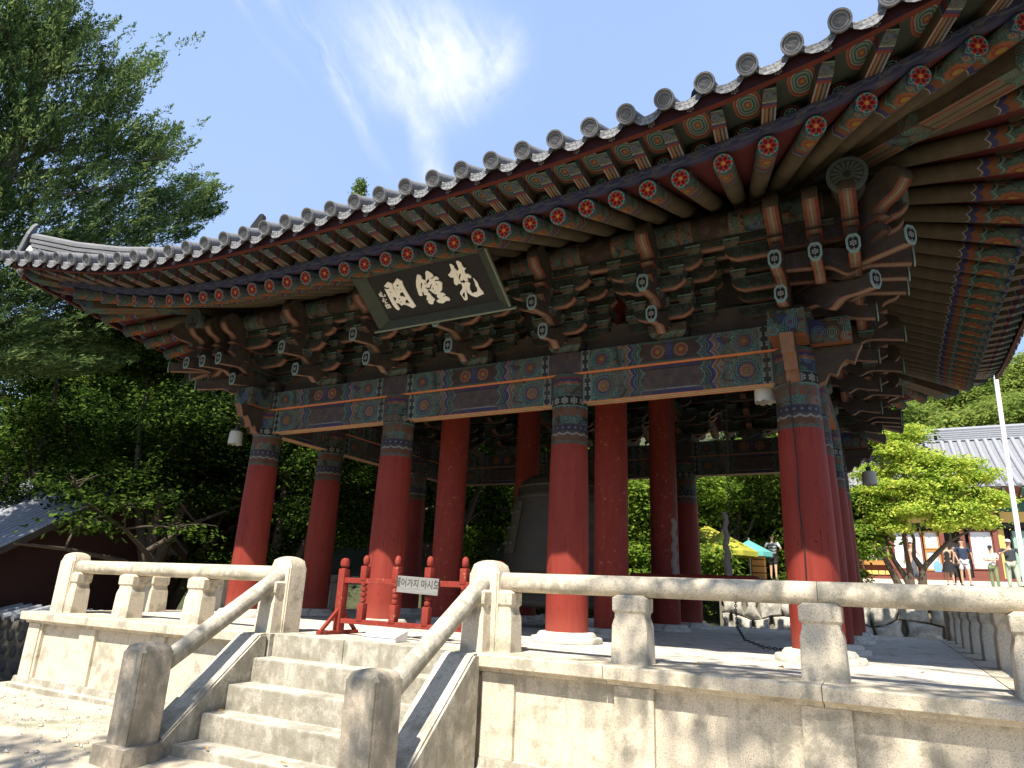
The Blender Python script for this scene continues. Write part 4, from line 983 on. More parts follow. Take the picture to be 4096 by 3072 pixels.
# stair rails
for sx,lab in ((-1,'sloping granite stair rail on the left of the steps with a dark weathered newel'),(1,'sloping granite stair rail on the right of the steps with a grey stained newel')):
    t=thing('stair_rail',lab,'handrail',(sx*1.77,-2.146,-1.178),0,'stone stair rails')
    NW=vault_post(.201,.211,1.115,.10,0,'granite_old'); NW.name='newel_post'; put('newel_post',NW,t)
    a=Vector((0,-.02,.70)); b=Vector((sx*.02,2.146-.17,.80+1.178))
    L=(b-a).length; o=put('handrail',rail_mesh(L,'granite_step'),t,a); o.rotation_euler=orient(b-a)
    hb=put('half_baluster',HBAL,t,(sx*.02,2.146-.17,1.178),(0,0,-PI/2))
# ================================================================== RED BARRIER
bar=thing('wooden_barrier','low red painted wooden barrier with turned posts closing the top of the steps','barrier',(-1.05,.42,0))
BY=0
def turned(x):
    g=G()
    for z0,z1,r in ((.20,.46,.055),(.78,1.0,.055)):
        g.box(x-r,x+r,-r,r,z0,z1,c=.014)
    for k in range(4): g.lathe([(.02,.465+.078*k),(.042,.475+.078*k),(.05,.503+.078*k),(.042,.53+.078*k),(.02,.541+.078*k)],12,cx=x)
    g.lathe([(.022,1.0),(.03,1.01),(.047,1.03),(.050,1.08),(.043,1.13),(.02,1.155),(.005,1.16)],12,cx=x)
    return autosmooth(g.mesh('baluster_post','red_paint'),40)
for x in (.42,1.02,1.60,2.20): put('turned_post',turned(x),bar)
for z0,z1 in ((.74,.82),(.155,.225)): put('barrier_rail',G().box(.03,2.72,-.045,.045,z0,z1,c=.008).mesh('barrier_rail','red_paint'),bar)
for x in (0,2.75):
    g=G().box(x-.06,x+.06,-.065,.065,.02,.95,c=.012); g.lathe([(.05,.95),(.03,.965),(.068,.99),(.075,1.04),(.06,1.09),(.02,1.11)],14,cx=x); put('end_post',autosmooth(g.mesh('end_post','red_paint'),40),bar)
    put('foot',G().box(x-.045,x+.045,-.42,.42,0,.05,c=.008).mesh('foot','red_paint'),bar)
    for s in (-1,1): put('brace',G().prism([(s*.40,.05),(s*.34,.05),(s*.065,.30),(s*.065,.36)],x-.025,x+.025,'x').mesh('brace','red_paint'),bar)
tag_=thing('warning_plaque','small weathered grey board lettered in dark Hangul, nailed to the red barrier','sign',(.42,.34,.86))
tag_.rotation_euler=(0,R(2.2),0)
put('plaque_board',G().box(-.36,.36,-.012,.012,-.23,.0,c=.004).mesh('plaque_board','grey_wood'),tag_)
tc=bpy.data.curves.new('tx','FONT'); tc.body='들어가지 마시오'; tc.size=.125; tc.align_x='CENTER'; tc.extrude=.002; tc.offset=.001
to=bpy.data.objects.new('tx',tc); COL.objects.link(to); bpy.context.view_layer.update(); tm=bpy.data.meshes.new_from_object(to); bpy.data.objects.remove(to)
simple('ink',(.06,.06,.05)); simple('nail',(.05,.04,.035))
tm.materials.clear(); tm.materials.append(M['ink']); put('lettering',tm,tag_,(-.01,-.0135,-.135),(PI/2,0,0),scale=(.93,1,1))
for x in (-.32,.31): 
    g=G().tube([(x,-.02,-.035),(x,-.01,-.035)],.012,8); put('nail',g.mesh('nail','nail'),tag_)
bx_=thing('white_box','low white box with a slanted top standing on the top step','box',(.20,-.02,0),R(0))
bx_.scale=(.8,.8,.8)
g=G().prism([(-.17,0),(.17,0),(.17,.17),(-.17,.07)],-.34,.34,'x'); simple('white_paint',(.78,.78,.76),.5); put('box_body',g.mesh('box_body','white_paint'),bx_)
put('box_lid',G().add([(-.36,-.19,.07),(.36,-.19,.07),(.36,.19,.182),(-.36,.19,.182),(-.36,-.19,.085),(.36,-.19,.085),(.36,.19,.197),(-.36,.19,.197)],[(3,2,1,0),(4,5,6,7),(0,1,5,4),(1,2,6,5),(2,3,7,6),(3,0,4,7)]).mesh('box_lid','white_paint'),bx_)
# ================================================================== BELL AND STRIKER
bell=thing('temple_bell','huge bronze temple bell with shoulder band and raised panels hanging in the pavilion','bell',(0,YC,0))
pr=[(1.43,.42),(1.47,.46),(1.46,.62),(1.43,.66),(1.34,1.1),(1.22,1.8),(1.10,2.45),(1.05,2.78),(1.03,2.80),(1.00,2.95),(.93,3.10),(.78,3.22),(.45,3.27),(.1,3.28)]
put('bell_body',autosmooth(G().lathe(pr,56).mesh('bell_body','bronze'),35),bell)
simple('bronze_light',(.080,.066,.042),.6,.25,6.)
for k in range(4):
    a=PI/4+k*PI/2
    g=G(); v=[];f=[]
    for i,(r,z) in enumerate(((1.295,1.5),(1.225,1.9),(1.15,2.3),(1.095,2.62))):
        for j in range(7):
            b_=a-.30+.6*j/6; v.append((math.cos(b_)*r,math.sin(b_)*r,z))
    f=[(i*7+j,i*7+j+1,(i+1)*7+j+1,(i+1)*7+j) for i in range(3) for j in range(6)]
    put('relief_panel',autosmooth(mesh('relief_panel',v,f,'bronze_light'),60),bell)
    for j in range(4): pass
for z_,r_,w_ in ((.52,1.475,.03),(.70,1.43,.022),(2.72,1.065,.022),(2.98,1.0,.02),(1.12,1.345,.012)):
    put('relief_band',autosmooth(G().lathe([(r_-.03,z_-w_),(r_+.012,z_-w_*.6),(r_+.018,z_),(r_+.012,z_+w_*.6),(r_-.03,z_+w_)],56).mesh('relief_band','bronze_light'),50),bell)
BOSS=autosmooth(G().lathe([(.045,0),(.04,.03),(.02,.05),(.003,.055)],10).mesh('boss','bronze_light'),50)
for k in range(4):
    a=PI/4+k*PI/2
    for i in range(3):
        for j in range(3):
            b_=a-.2+.2*i; z_=1.72+.34*j; r_=1.26-.20*(z_-1.72)/.94+.012
            put('boss',BOSS,bell,(math.cos(b_)*r_,math.sin(b_)*r_,z_),(0,PI/2,b_))
put('hanging_loop',autosmooth(G().tube([(-.35,0,3.2),(-.3,0,3.6),(0,0,3.85),(.3,0,3.6),(.35,0,3.2)],.12,12).mesh('hanging_loop','bronze'),60),bell)
put('suspension_rod',G().tube([(0,0,3.85),(0,0,5.4)],.06,10).mesh('suspension_rod','bronze'),bell)
sk=thing('bell_striker','dark red wooden log striker slung level beside the bell','striker',(2.9,YC,1.0))
put('striker_log',autosmooth(G().tube([(-1.3,0,0),(-1.28,0,0),(1.2,0,0),(1.27,0,0),(1.33,0,0)],[.16,.19,.19,.17,.10],20).mesh('striker_log','red_paint'),40),sk)
simple('iron',(.06,.05,.045),.5); simple('rope',(.21,.175,.15),.9,.3,20.)
def torus(R0,r,nm,mt,sy=1.,nu=10,nv=6):
    v=[];f=[]
    for i in range(nu):
        a=2*PI*i/nu
        for j in range(nv):
            b=2*PI*j/nv; v.append((math.cos(a)*(R0+r*math.cos(b)),r*math.sin(b),math.sin(a)*(R0*sy+r*math.cos(b))))
    f=[(i*nv+j,((i+1)%nu)*nv+j,((i+1)%nu)*nv+(j+1)%nv,i*nv+(j+1)%nv) for i in range(nu) for j in range(nv)]
    return mesh(nm,v,f,mt,smoothf=True)
LINK=torus(.022,.008,'chain_link','iron',1.7)
def chain(label,pts):
    t=thing('chain',label,'chain',pts[0]); n=0; step=.062
    P0=Vector(pts[0])
    for a,b in zip(pts,pts[1:]):
        a,b=Vector(a),Vector(b); L=(b-a).length; m=max(1,int(L/step)); q=(b-a).to_track_quat('Z','X')
        for i in range(m):
            o=put('chain_link',LINK,t,a+(b-a)*i/m-P0); o.rotation_mode='XYZ'; o.rotation_euler=(q.to_matrix()@Matrix.Rotation((n%2)*PI/2,3,'Z')).to_euler(); n+=1
    return t
chain('rusty chain hanging from the ceiling above the free end of the striker',[(3.75,YC,4.9),(3.68,YC,2.45)])
chain('rusty chain hanging from the ceiling above the bell end of the striker',[(2.53,YC,4.9),(2.55,YC,2.3)])
chain('rusty chain sagging from the striker end down to the paved floor',[(3.80,YC-.4,.82),(3.85,YC-.75,.55),(3.95,YC-1.2,.27),(4.15,YC-1.7,.10),(4.5,YC-2.1,.03),(5.0,YC-2.5,.02)])
for x,zb,zt,lab in ((3.60,1.18,2.42,'pale wrapped rope holding the free end of the striker'),(2.55,1.18,2.30,'pale wrapped rope holding the bell end of the striker')):
    t=thing('rope',lab,'rope',(x,YC,zb)); 
    g=G(); n=26
    g.tube([(0.02*math.sin(i*.9)+(.05 if lab[31]=='f' else 0)*i/n,0,(zt-zb)*i/n) for i in range(n+1)],[(.05+.03*(1-i/n)**2+.008*math.sin(i*2.4)) for i in range(n+1)],10); put('rope_binding',autosmooth(g.mesh('rope_binding','rope'),60),t)
# small scalloped glass lamps under the beams
simple('lamp_glass',(.46,.44,.38),.35,.1)
def lamp(label,loc,s=1.):
    t=thing('pendant_lamp',label,'lamp',loc,0,'small scalloped pendant lamps'); t.scale=(s,s,s)
    g=G(); v=[];f=[]; n=32
    for i,(r,z) in enumerate(((.02,.0),(.06,-.01),(.13,-.03),(.145,-.1),(.148,-.2),(.15,-.30))):
        for k in range(n):
            a=2*PI*k/n; zz=z-(.028*abs(math.sin(a*4)) if i==5 else 0); v.append((r*math.cos(a),r*math.sin(a),zz))
    f=[(i*n+k,i*n+(k+1)%n,(i+1)*n+(k+1)%n,(i+1)*n+k) for i in range(5) for k in range(n)]
    put('lamp_shade',autosmooth(mesh('lamp_shade',v,f,'lamp_glass'),50),t)
    put('lamp_cap',G().lathe([(.05,.0),(.055,.05),(.03,.09)],12).mesh('lamp_cap','iron'),t)
    put('lamp_cord',G().tube([(0,0,.08),(0.02,0,.25)],.008,6).mesh('lamp_cord','iron'),t)
lamp('white lamp shade hanging outside the left corner column',(-XB-.72,YR[0]-.25,3.92))
lamp('white lamp shade under the front beam beside the right corner column',(XB-.48,YR[0]+.2,3.95))
lamp('white lamp shade hanging outside the back right corner column',(XB+.75,YR[3]+.3,3.85),1.1)
# black cable down the right corner column
cb=thing('cable','thin black cable running down the right corner column','cable',(5.42,2.06,1.1))
put('cable_run',G().tube([(0,.01,3.1),(-.01,.012,2.2),(.012,-.01,1.5),(-.012,.005,.9),(.01,-.012,.3),(.0,.0,-.2)],.009,6).mesh('cable_run',simple('black_rubber',(.012,.012,.012),.5)),cb)
# ================================================================== GROUND AND TERRACE
def gz(x,y):
    def sm(t): t=max(0,min(1,t)); return t*t*(3-2*t)
    z=-1.30-.45*sm((-y-.6)/6.)
    z-=.75*sm((-x-8.)/5.)*(1-.3*sm((-y-3)/5))
    z+= .10*sm((y-13)/3)
    if y>16: z=-1.2+2.55*sm((y-16.2)/.5)*0
    if y>18: z+= sm((y-20)/30.)*9.*sm((-x+2)/6.)
    return z
def sheet(name,x0,x1,y0,y1,nx,ny,fz,mt,kind='structure',**k):
    X=np.linspace(x0,x1,nx+1); Y=np.linspace(y0,y1,ny+1)
    v=[(x,y,fz(x,y)) for y in Y for x in X]; f=[(j*(nx+1)+i,j*(nx+1)+i+1,(j+1)*(nx+1)+i+1,(j+1)*(nx+1)+i) for j in range(ny) for i in range(nx)]
    return put(name,mesh(name,v,f,mt,smoothf=True),kind=kind,**k)
from mathutils import noise as mn
def gz2(x,y): return gz(x,y)+.05*mn.noise((x*.9,y*.9,0))+.02*mn.noise((x*4,y*4,3))
sheet('ground',-40,30,-22,20,280,170,gz2,'earth')
def far(x,y): 
    r=math.hypot(x,y); return -2.6+0.0*r
sheet('far_ground',-600,600,-600,600,24,24,far,'earth')
simple('forest_floor',(.055,.060,.028),.95,.4,1.)
def hill(x,y):
    t=max(0,(y-19)/60.); s=max(0,min(1,(4-x)/8)); z=-2.3+1.2*s+ (t**1.1)*30*s
    return z+1.2*mn.noise((x*.08,y*.08,0))*min(1,t*8)
sheet('wooded_slope',-130,6,18.5,130,60,50,hill,'forest_floor')
def terr(x,y): 
    z=1.36+(y-16.)*.0275
    return z+.01*mn.noise((x,y,0)) 
simple('plaza',(.50,.46,.38),.9,.12,2.)
sheet('terrace_ground',.6,60,18.85,62,60,60,lambda x,y:terr(x,y),'plaza')
def hill2(x,y): return 2.2+max(0,(y-58))*.42*(.7+.3*math.sin(x*.05))+1.*mn.noise((x*.1,y*.1,5))
sheet('hillside',-10,110,56,150,40,30,hill2,'forest_floor')
# rough natural rock and gravel in the lower left corner
def boulder(label,loc,s,seed):
    bm=bmesh.new(); bmesh.ops.create_icosphere(bm,subdivisions=4,radius=1)
    for v in bm.verts:
        n_=mn.noise(v.co*1.3+Vector((seed,0,0)))*.35+mn.noise(v.co*3.5+Vector((seed,0,0)))*.13; v.co*=1+n_; v.co.x*=s[0]; v.co.y*=s[1]; v.co.z*=s[2]
    me=bpy.data.meshes.new('boulder'); bm.to_mesh(me); bm.free(); me.materials.append(M['rock']); autosmooth(me,60)
    put('boulder',me,None,loc,(0,0,seed),label,'rock','rough rocks beside the steps')
boulder('long flat weathered rock lying in the dirt at the lower left corner',(-4.2,-2.7,-1.62),(1.3,.45,.22),1.)
boulder('mossy low rock just left of the dark stair newel foot',(-2.75,-2.9,-1.75),(.75,.4,.28),2.3)
boulder('half buried pale rock at the very left edge of the dirt',(-5.6,-2.1,-1.5),(.6,.35,.16),4.1)
g=G()
for i in range(900):
    x=random.uniform(-9,-2.2); y=random.uniform(-4.,-.7); s=random.uniform(.012,.045); z=gz2(x,y)
    g.add([(x-s,y,z),(x,y-s,z),(x+s,y,z),(x,y+s,z),(x,y,z+s*.8)],[(0,1,4),(1,2,4),(2,3,4),(3,0,4)])
put('gravel',g.mesh('gravel','rock'),kind='stuff',label='loose gravel scattered over the dirt left of the steps')
# stone retaining wall behind the platform
rw=thing('stone_retaining_wall','rubble stone retaining wall of large pale boulders behind the platform','wall',(7,18.6,0))
simple('mortar',(.16,.145,.11),.95,.3,5.)
put('wall_core',G().box(-6.2,14,.14,.45,-2.6,1.40).mesh('wall_core','mortar'),rw)
def wall_stones(par,x0,x1,z0,z1,hrow,wst,mt='rock',pil=.16,nm='stone',yo=0,jit=.5):
    rows=max(1,int((z1-z0)/hrow)); 
    jz={}
    def corner(r,u):     # shared boundary height
        return z0+(z1-z0)*r/rows+(0 if r in (0,rows) else .5*hrow*jit*2*mn.noise((u*1.3,r*5.1,2.)))
    for r in range(rows):
        x=x0-random.uniform(0,wst*.6)
        while x<x1:
            w=wst*random.uniform(.55,1.35); a=max(x,x0); b=min(x+w,x1); x+=w
            if b-a<.15: continue
            k=random.uniform(-.2,.2)*hrow
            pts=[(a+k*.5,corner(r,a)),((a+b)/2,corner(r,(a+b)/2)-.02),(b-k*.5,corner(r,b)),(b+k,(corner(r,b)+corner(r+1,b))/2),(b+k*.3,corner(r+1,b)),((a+b)/2,corner(r+1,(a+b)/2)+.02),(a-k*.3,corner(r+1,a)),(a-k,(corner(r,a)+corner(r+1,a))/2)]
            cx=sum(p[0] for p in pts)/8; cz=sum(p[1] for p in pts)/8
            v=[];f=[]
            for sc_,yy in ((.93,.15),(.93,-.02),(.80,-.08-pil*.3*random.random()),(.45,-.10-pil*random.random()*.6)):
                for p in pts: v.append((cx+(p[0]-cx)*sc_,yo+yy+random.uniform(-.012,.012),cz+(p[1]-cz)*sc_))
            v.append((cx,yo-.12-pil*.5,cz))
            for i in range(3):
                for j in range(8): f.append((i*8+j,i*8+(j+1)%8,(i+1)*8+(j+1)%8,(i+1)*8+j))
            for j in range(8): f.append((24+j,24+(j+1)%8,32))
            put(nm,autosmooth(mesh(nm,v,f,mt),45),par)
wall_stones(rw,-6.1,6.2,-1.6,1.42,.60,.85)
# ================================================================== FAR HALL
hall=thing('temple_hall','low tiled temple hall with white papered doors and brown timbers across the plaza','building',(12,45,0))
HX=12
for n_,c_ in (('hall_brown',(.17,.055,.04)),('hall_paper',(.70,.72,.74)),('hall_yellow',(.62,.42,.13)),('hall_dark',(.02,.018,.016)),('hall_orange',(.42,.20,.06)),('hall_green',(.22,.36,.28)),('hall_teal',(.04,.12,.09)),('hall_base',(.55,.50,.42)),('hall_glass',(.05,.055,.05)),('bright_yellow',(.75,.52,.14))): simple(n_,c_,.7)
def hb(nm,x0,x1,y0,y1,z0,z1,mt,par=None): return put(nm,G().box(x0-HX,x1-HX,y0,y1,z0,z1).mesh(nm,mt),par or hall)
hb('hall_wall',2,30,.35,.6,2.2,7.2,'hall_dark')
hb('base_plinth',2,30,-.6,.5,1.6,2.45,'hall_base')
hb('lintel_beam',2,30,-.05,.34,6.10,6.75,'hall_yellow'); hb('lower_beam',2,30,-.02,.34,5.72,6.08,'hall_dark'); hb('upper_beam',2,30,-.05,.34,6.78,7.4,'hall_teal')
hb('sill_beam',5.0,30,-.0,.34,2.46,2.66,'hall_brown')
for x in (4.9,6.72,9.72,10.85,12.62,14.6,16.8,19,21.2): hb('hall_post',x-.13,x+.13,-.12,.3,2.46,5.72,'hall_brown')
for x in (12.95,): hb('hall_post',x-.2,x+.05,-.2,.3,5.9,6.9,'hall_dark')
def panel(x0,x1,z0,z1,mt,fr='hall_brown',nm='door_panel'):
    p=hb(nm,x0+.08,x1-.08,.12,.18,z0+.08,z1-.08,mt)
    for a,b,c,d in ((x0,x0+.1,z0,z1),(x1-.1,x1,z0,z1),(x0+.1,x1-.1,z0,z0+.1),(x0+.1,x1-.1,z1-.1,z1)):
        put('frame',G().box(a-HX,b-HX,.06,.2,c,d).mesh('frame',fr),p)
    return p
w1=panel(5.05,6.6,3.55,5.66,'hall_glass','hall_orange','shop_window')
put('mullion',G().box(5.78-HX,5.86-HX,.05,.2,3.6,5.6).mesh('mullion','hall_yellow'),w1)
for i in range(9): put('displayed_card',G().box(5.2+(i%3)*.17-HX,5.33+(i%3)*.17-HX,.09,.115,3.8+.33*(i//3),4.05+.33*(i//3)).mesh('displayed_card','hall_paper'),w1)
hb('window_sill',5.05,6.65,-.08,.33,3.36,3.54,'hall_orange')
for i in range(4): hb('low_panel',5.08+i*.4,5.42+i*.4,.1,.3,2.75,3.0,'bright_yellow')
hb('dado',5.0,6.7,.2,.34,2.66,3.35,'hall_brown')
panel(6.86,7.66,3.1,5.62,'hall_paper'); panel(7.7,8.6,3.1,5.62,'hall_paper')
panel(8.68,9.56,4.4,5.60,'hall_paper','hall_orange'); panel(8.68,9.56,3.05,4.36,'hall_paper','hall_orange')
panel(11.2,12.5,3.15,5.62,'hall_paper')
for a,b in ((6.86,9.6),(11.2,12.5),(14.7,16.7)): hb('dado',a,b,.1,.34,2.66,3.10,'hall_brown')
hb('door_post_board',12.78,13.1,.02,.3,2.66,5.67,'hall_yellow'); panel(13.42,14.4,2.7,5.68,'hall_green','hall_dark'); panel(14.8,16.6,3.1,5.6,'hall_paper'); panel(17.,18.8,3.1,5.6,'hall_paper'); panel(19.2,21,3.1,5.6,'hall_paper')
# roof of the hall, concave, rows of cover tile each its own piece
def hroof(t): return 8.15+t*.62*7+ .9*(t*t-t)*1.0
def hrow(x):
    g=G(); pts=[(x-HX,-2.0+7.0*i/8,hroof(i/8)) for i in range(9)]; g.tube(pts,.15,10); return g
for i in range(26):
    x=3.2+.53*i*1.0+.26; 
    put('cover_tile_row',autosmooth(hrow(x).mesh('cover_tile_row','clay_pale') if 'clay_pale' in M else hrow(x).mesh('cover_tile_row',simple('clay_pale',(.25,.26,.285),.7,.3,8.)),60),hall)
v=[];f=[]
for i in range(9):
    for x in (2.,26.): v.append((x-HX,-2.0+7*i/8,hroof(i/8)-.03))
f=[(2*i,2*i+1,2*i+3,2*i+2) for i in range(8)]
simple('clay_gap',(.20,.20,.21),.8,.3,6.)
put('roof_bed',mesh('roof_bed',v,f,'clay_gap'),hall)
for i in range(5): hb('ridge_course',2.,26.,4.86+.0,5.3,hroof(1)+.0+.15*i,hroof(1)+.12+.15*i,'clay_pale')
put('ridge_cap',G().tube([(2-HX,5.05,hroof(1)+.85),(26-HX,5.05,hroof(1)+.85)],.17,10).mesh('ridge_cap','clay_pale'),hall)
v=[((2)-HX,-2.0,8.08),((26)-HX,-2.0,8.08),((26)-HX,.4,7.35),((2)-HX,.4,7.35)]; put('eave_soffit',mesh('eave_soffit',v,[(3,2,1,0)],'hall_brown'),hall)
for i in range(48): 
    x=2.2+i*.5; put('hall_rafter',G().add([(x-.07-HX,-1.95,7.95),(x+.07-HX,-1.95,7.95),(x+.07-HX,.3,7.22),(x-.07-HX,.3,7.22),(x-.07-HX,-1.95,8.06),(x+.07-HX,-1.95,8.06),(x+.07-HX,.3,7.34),(x-.07-HX,.3,7.34)],[(3,2,1,0),(0,1,5,4),(1,2,6,5),(2,3,7,6),(3,0,4,7)]).mesh('hall_rafter','hall_teal'),hall)
# flagpole
simple('pole_white',(.80,.80,.82),.4,.03)
fp=thing('flagpole','tall white metal pole leaning slightly in front of the hall','pole',(10.62,22,1.5))
put('pole_shaft',autosmooth(G().tube([(-.06,0,0),(.02,0,4),(.16,0,9),(.25,0,13)],[.085,.08,.075,.07],14).mesh('pole_shaft','pole_white'),60),fp)
put('pole_foot',G().lathe([(.16,0),(.16,.06),(.1,.1)],16,cx=-.06).mesh('pole_foot','iron'),fp)
# yellow parasols
simple('parasol_yellow',(.30,.28,.03),.8,.25,3.); simple('parasol_teal',(.10,.34,.30),.8)
def parasol(label,loc,r,h,mt,crown=.8):
    t=thing('parasol',label,'parasol',loc,0,'parasols behind the pavilion'); g=G(); n=8; v=[(0,0,h+crown)]
    for k in range(n): a=2*PI*k/n; v.append((r*math.cos(a),r*math.sin(a),h))
    for k in range(n): a=2*PI*k/n; v.append((r*math.cos(a),r*math.sin(a),h-.22))
    f=[(0,1+k,1+(k+1)%n) for k in range(n)]+[(1+k,9+k,9+(k+1)%n,1+(k+1)%n) for k in range(n)]
    put('canopy',mesh('canopy',v,f,mt),t); put('parasol_pole',G().tube([(0,0,0),(0,0,h+crown+.1)],.04,8).mesh('parasol_pole','grey_wood'),t)
parasol('wide yellow green parasol seen between the two right hand columns',(-.45,26,1.5),1.6,1.4,'parasol_yellow',.95)
parasol('second yellow parasol higher and partly behind the first',(-1.5,27.5,1.6),1.5,1.9,'parasol_yellow',.8)
parasol('small teal parasol right of the yellow ones',(.35,28.5,1.6),1.1,1.45,'parasol_teal',.6)
# ================================================================== PEOPLE
simple('skin',(.50,.30,.20),.6,.06); simple('hair',(.02,.016,.014),.6)
for n_,c_ in (('navy',(.025,.04,.075)),('white_cloth',(.75,.75,.76)),('pale_shorts',(.60,.60,.64)),('black_cloth',(.018,.018,.02)),('olive',(.17,.21,.11)),('sage',(.34,.39,.30)),('charcoal',(.04,.045,.05)),('blue_bag',(.16,.33,.55)),('teal_bag',(.02,.12,.10)),('print_yellow',(.6,.5,.1)),('shoe',(.05,.045,.04)),('grey_cloth',(.10,.10,.11))): simple(n_,c_,.85)
def skin_mesh(nodes,edges,root,mt,sub=1):
    """nodes: list of (pos, radius)"""
    me=bpy.data.meshes.new('sk'); me.from_pydata([n_[0] for n_ in nodes],edges,[]); o=bpy.data.objects.new('sk',me); COL.objects.link(o)
    md=o.modifiers.new('s','SKIN'); md.use_smooth_shade=True
    for i,v in enumerate(me.skin_vertices[0].data): 
        r=nodes[i][1]; v.radius=(r,r) if not isinstance(r,tuple) else r; v.use_root=(i==root)
    sb=o.modifiers.new('d','SUBSURF'); sb.levels=sb.render_levels=sub
    bpy.context.view_layer.update(); out=bpy.data.meshes.new_from_object(o.evaluated_get(bpy.context.evaluated_depsgraph_get())); bpy.data.objects.remove(o); out.materials.clear(); out.materials.append(M[mt]); 
    out.polygons.foreach_set('use_smooth',[True]*len(out.polygons)); return out
def person(label,loc,rz,H=2.65,top='navy',legs='pale_shorts',leglen=1.,armL=((.17,.0,.66),(.19,.02,.50)),armR=((-.17,.0,.66),(-.19,.02,.50)),hat=None,sleeve=.5,dress=None,lean=0,step=.03,w=1.,longhair=False,stripes=False,group='visitors on the terrace'):
    t=thing('person',label,'person',loc,rz,group)
    J={'pel':(0,0,.53),'che':(0,.01*lean,.70),'nek':(0,.0,.835),'hd':(0,-.01,.90),'hdt':(0,-.005,.955)}
    hipL,hipR=(.052*w,0,.50),(-.052*w,0,.50); kL,kR=(.062*w,-step,.285),(-.058*w,step,.285); aL,aR=(.07*w,-step*.8,.05),(-.06*w,step*1.4,.05); tL,tR=(.08*w,-step*.8-.07,.018),(-.07*w,step*1.4-.07,.018)
    sL,sR=(.105*w,0,.805),(-.105*w,0,.805)
    S=lambda p:(p[0]*H,p[1]*H,p[2]*H)
    nodes=[(S(J['pel']),(.072*w*H,.05*H)),(S(J['che']),(.078*w*H,.052*H)),(S(J['nek']),.027*H),(S(J['hd']),.040*H),(S(J['hdt']),.040*H),
      (S(hipL),.045*H*w),(S(kL),.030*H),(S(aL),.018*H),(S(tL),.016*H),(S(hipR),.045*H*w),(S(kR),.030*H),(S(aR),.018*H),(S(tR),.016*H),
      (S(sL),.030*H),(S(armL[0]),.021*H),(S(armL[1]),.014*H),(S(sR),.030*H),(S(armR[0]),.021*H),(S(armR[1]),.014*H)]
    ed=[(0,1),(1,2),(2,3),(3,4),(0,5),(5,6),(6,7),(7,8),(0,9),(9,10),(10,11),(11,12),(1,13),(13,14),(14,15),(1,16),(16,17),(17,18)]
    body=skin_mesh(nodes,ed,0,'skin',2); put('body',body,t)
    for arm in (armL,armR):    # five fingers continuing the forearm
        a,b=Vector(S(arm[0])),Vector(S(arm[1])); d=(b-a).normalized(); sd=d.cross(Vector((0,1,0))).normalized() if abs(d.y)<.9 else Vector((1,0,0)); g=G()
        g.tube([b-d*.01*H,b+d*.035*H],[.014*H,.016*H],8)
        for q,(o_,L_) in enumerate(((-.010,.030),(-.0035,.036),(.003,.034),(.0095,.027))):
            p=b+d*.033*H+sd*o_*H; g.tube([p,p+d*L_*.5*H,p+(d*.9+Vector((0,.35,0))).normalized()*L_*H],[.0036*H,.0034*H,.0026*H],6)
        p=b+d*.012*H+sd*.012*H; g.tube([p,p+(d*.7+sd*.7)*.022*H,p+(d+sd*.5)*.032*H],[.0045*H,.004*H,.003*H],6)
        put('hand',autosmooth(g.mesh('hand','skin'),70),t)
    k=1.13
    if dress:
        pr=[(.20,.30),(.165,.38),(.13,.47),(.098,.56),(.088,.64),(.098,.72),(.085,.77)] if dress=='short' else [(.15,.16),(.14,.25),(.12,.40),(.10,.5),(.082,.62),(.09,.72),(.075,.77)]
        g=G().lathe([(r*H*w*.78,z*H) for r,z in pr],20); me=autosmooth(g.mesh('dress',top),70); me.transform(Matrix.Diagonal((1,.72,1,1))); put('dress',me,t)
    else:
        def lerp(a,b,q): return tuple(a[i]+(b[i]-a[i])*q for i in range(3))
        n2=[(S((0,0,.50)),(.080*w*H,.060*H)),(S(J['che']),(.088*w*H,.062*H)),(S((0,0,.80)),.045*H),(S(sL),.036*H),(S(lerp(sL,armL[0],min(1,sleeve*1.6))),.031*H),(S(sR),.036*H),(S(lerp(sR,armR[0],min(1,sleeve*1.6))),.031*H)]
        put('shirt',skin_mesh(n2,[(0,1),(1,2),(1,3),(3,4),(1,5),(5,6)],0,top,2),t)
        q=1. if legs not in('pale_shorts',) and leglen>=1 else .0
        e1,e2=(aL,aR) if q else (lerp(hipL,kL,.85),lerp(hipR,kR,.85))
        n3=[(S((0,0,.525)),(.076*w*H,.058*H)),(S(hipL),.054*H*w),(S(lerp(kL,kL,1) if q else lerp(hipL,kL,.5)),(.043 if q else .05)*H*w),(S(e1),(.033 if q else .047)*H),(S(hipR),.054*H*w),(S(kR if q else lerp(hipR,kR,.5)),(.043 if q else .05)*H*w),(S(e2),(.033 if q else .047)*H)]
        put('trousers' if q else 'shorts',skin_mesh(n3,[(0,1),(1,2),(2,3),(0,4),(4,5),(5,6)],0,legs,2),t)
    for a_,t_ in ((aL,tL),(aR,tR)):
        g=G().tube([S((a_[0],a_[1]+.02,.018)),S((a_[0],a_[1]-.02,.022)),S((t_[0],t_[1],.014))],[.020*H,.023*H,.016*H],10); put('shoe',autosmooth(g.mesh('shoe','shoe'),60),t)
    # head details: nose, ears, eyes, mouth
    hz=.925; g=G().tube([S((0,-.040,hz+.012)),S((0,-.052,hz-.006)),S((0,-.040,hz-.012))],[.003*H,.007*H,.003*H],6)
    for s in (-1,1): g.tube([S((s*.041,0,hz-.012)),S((s*.046,.002,hz+.0)),S((s*.041,0,hz+.012))],[.003*H,.008*H,.004*H],6)
    put('nose_and_ears',autosmooth(g.mesh('nose_and_ears','skin'),70),t)
    g=G()
    for s in (-1,1): g.box((s*.016-.006)*H,(s*.016+.006)*H,-.0425*H,-.038*H,(hz+.008)*H,(hz+.013)*H)
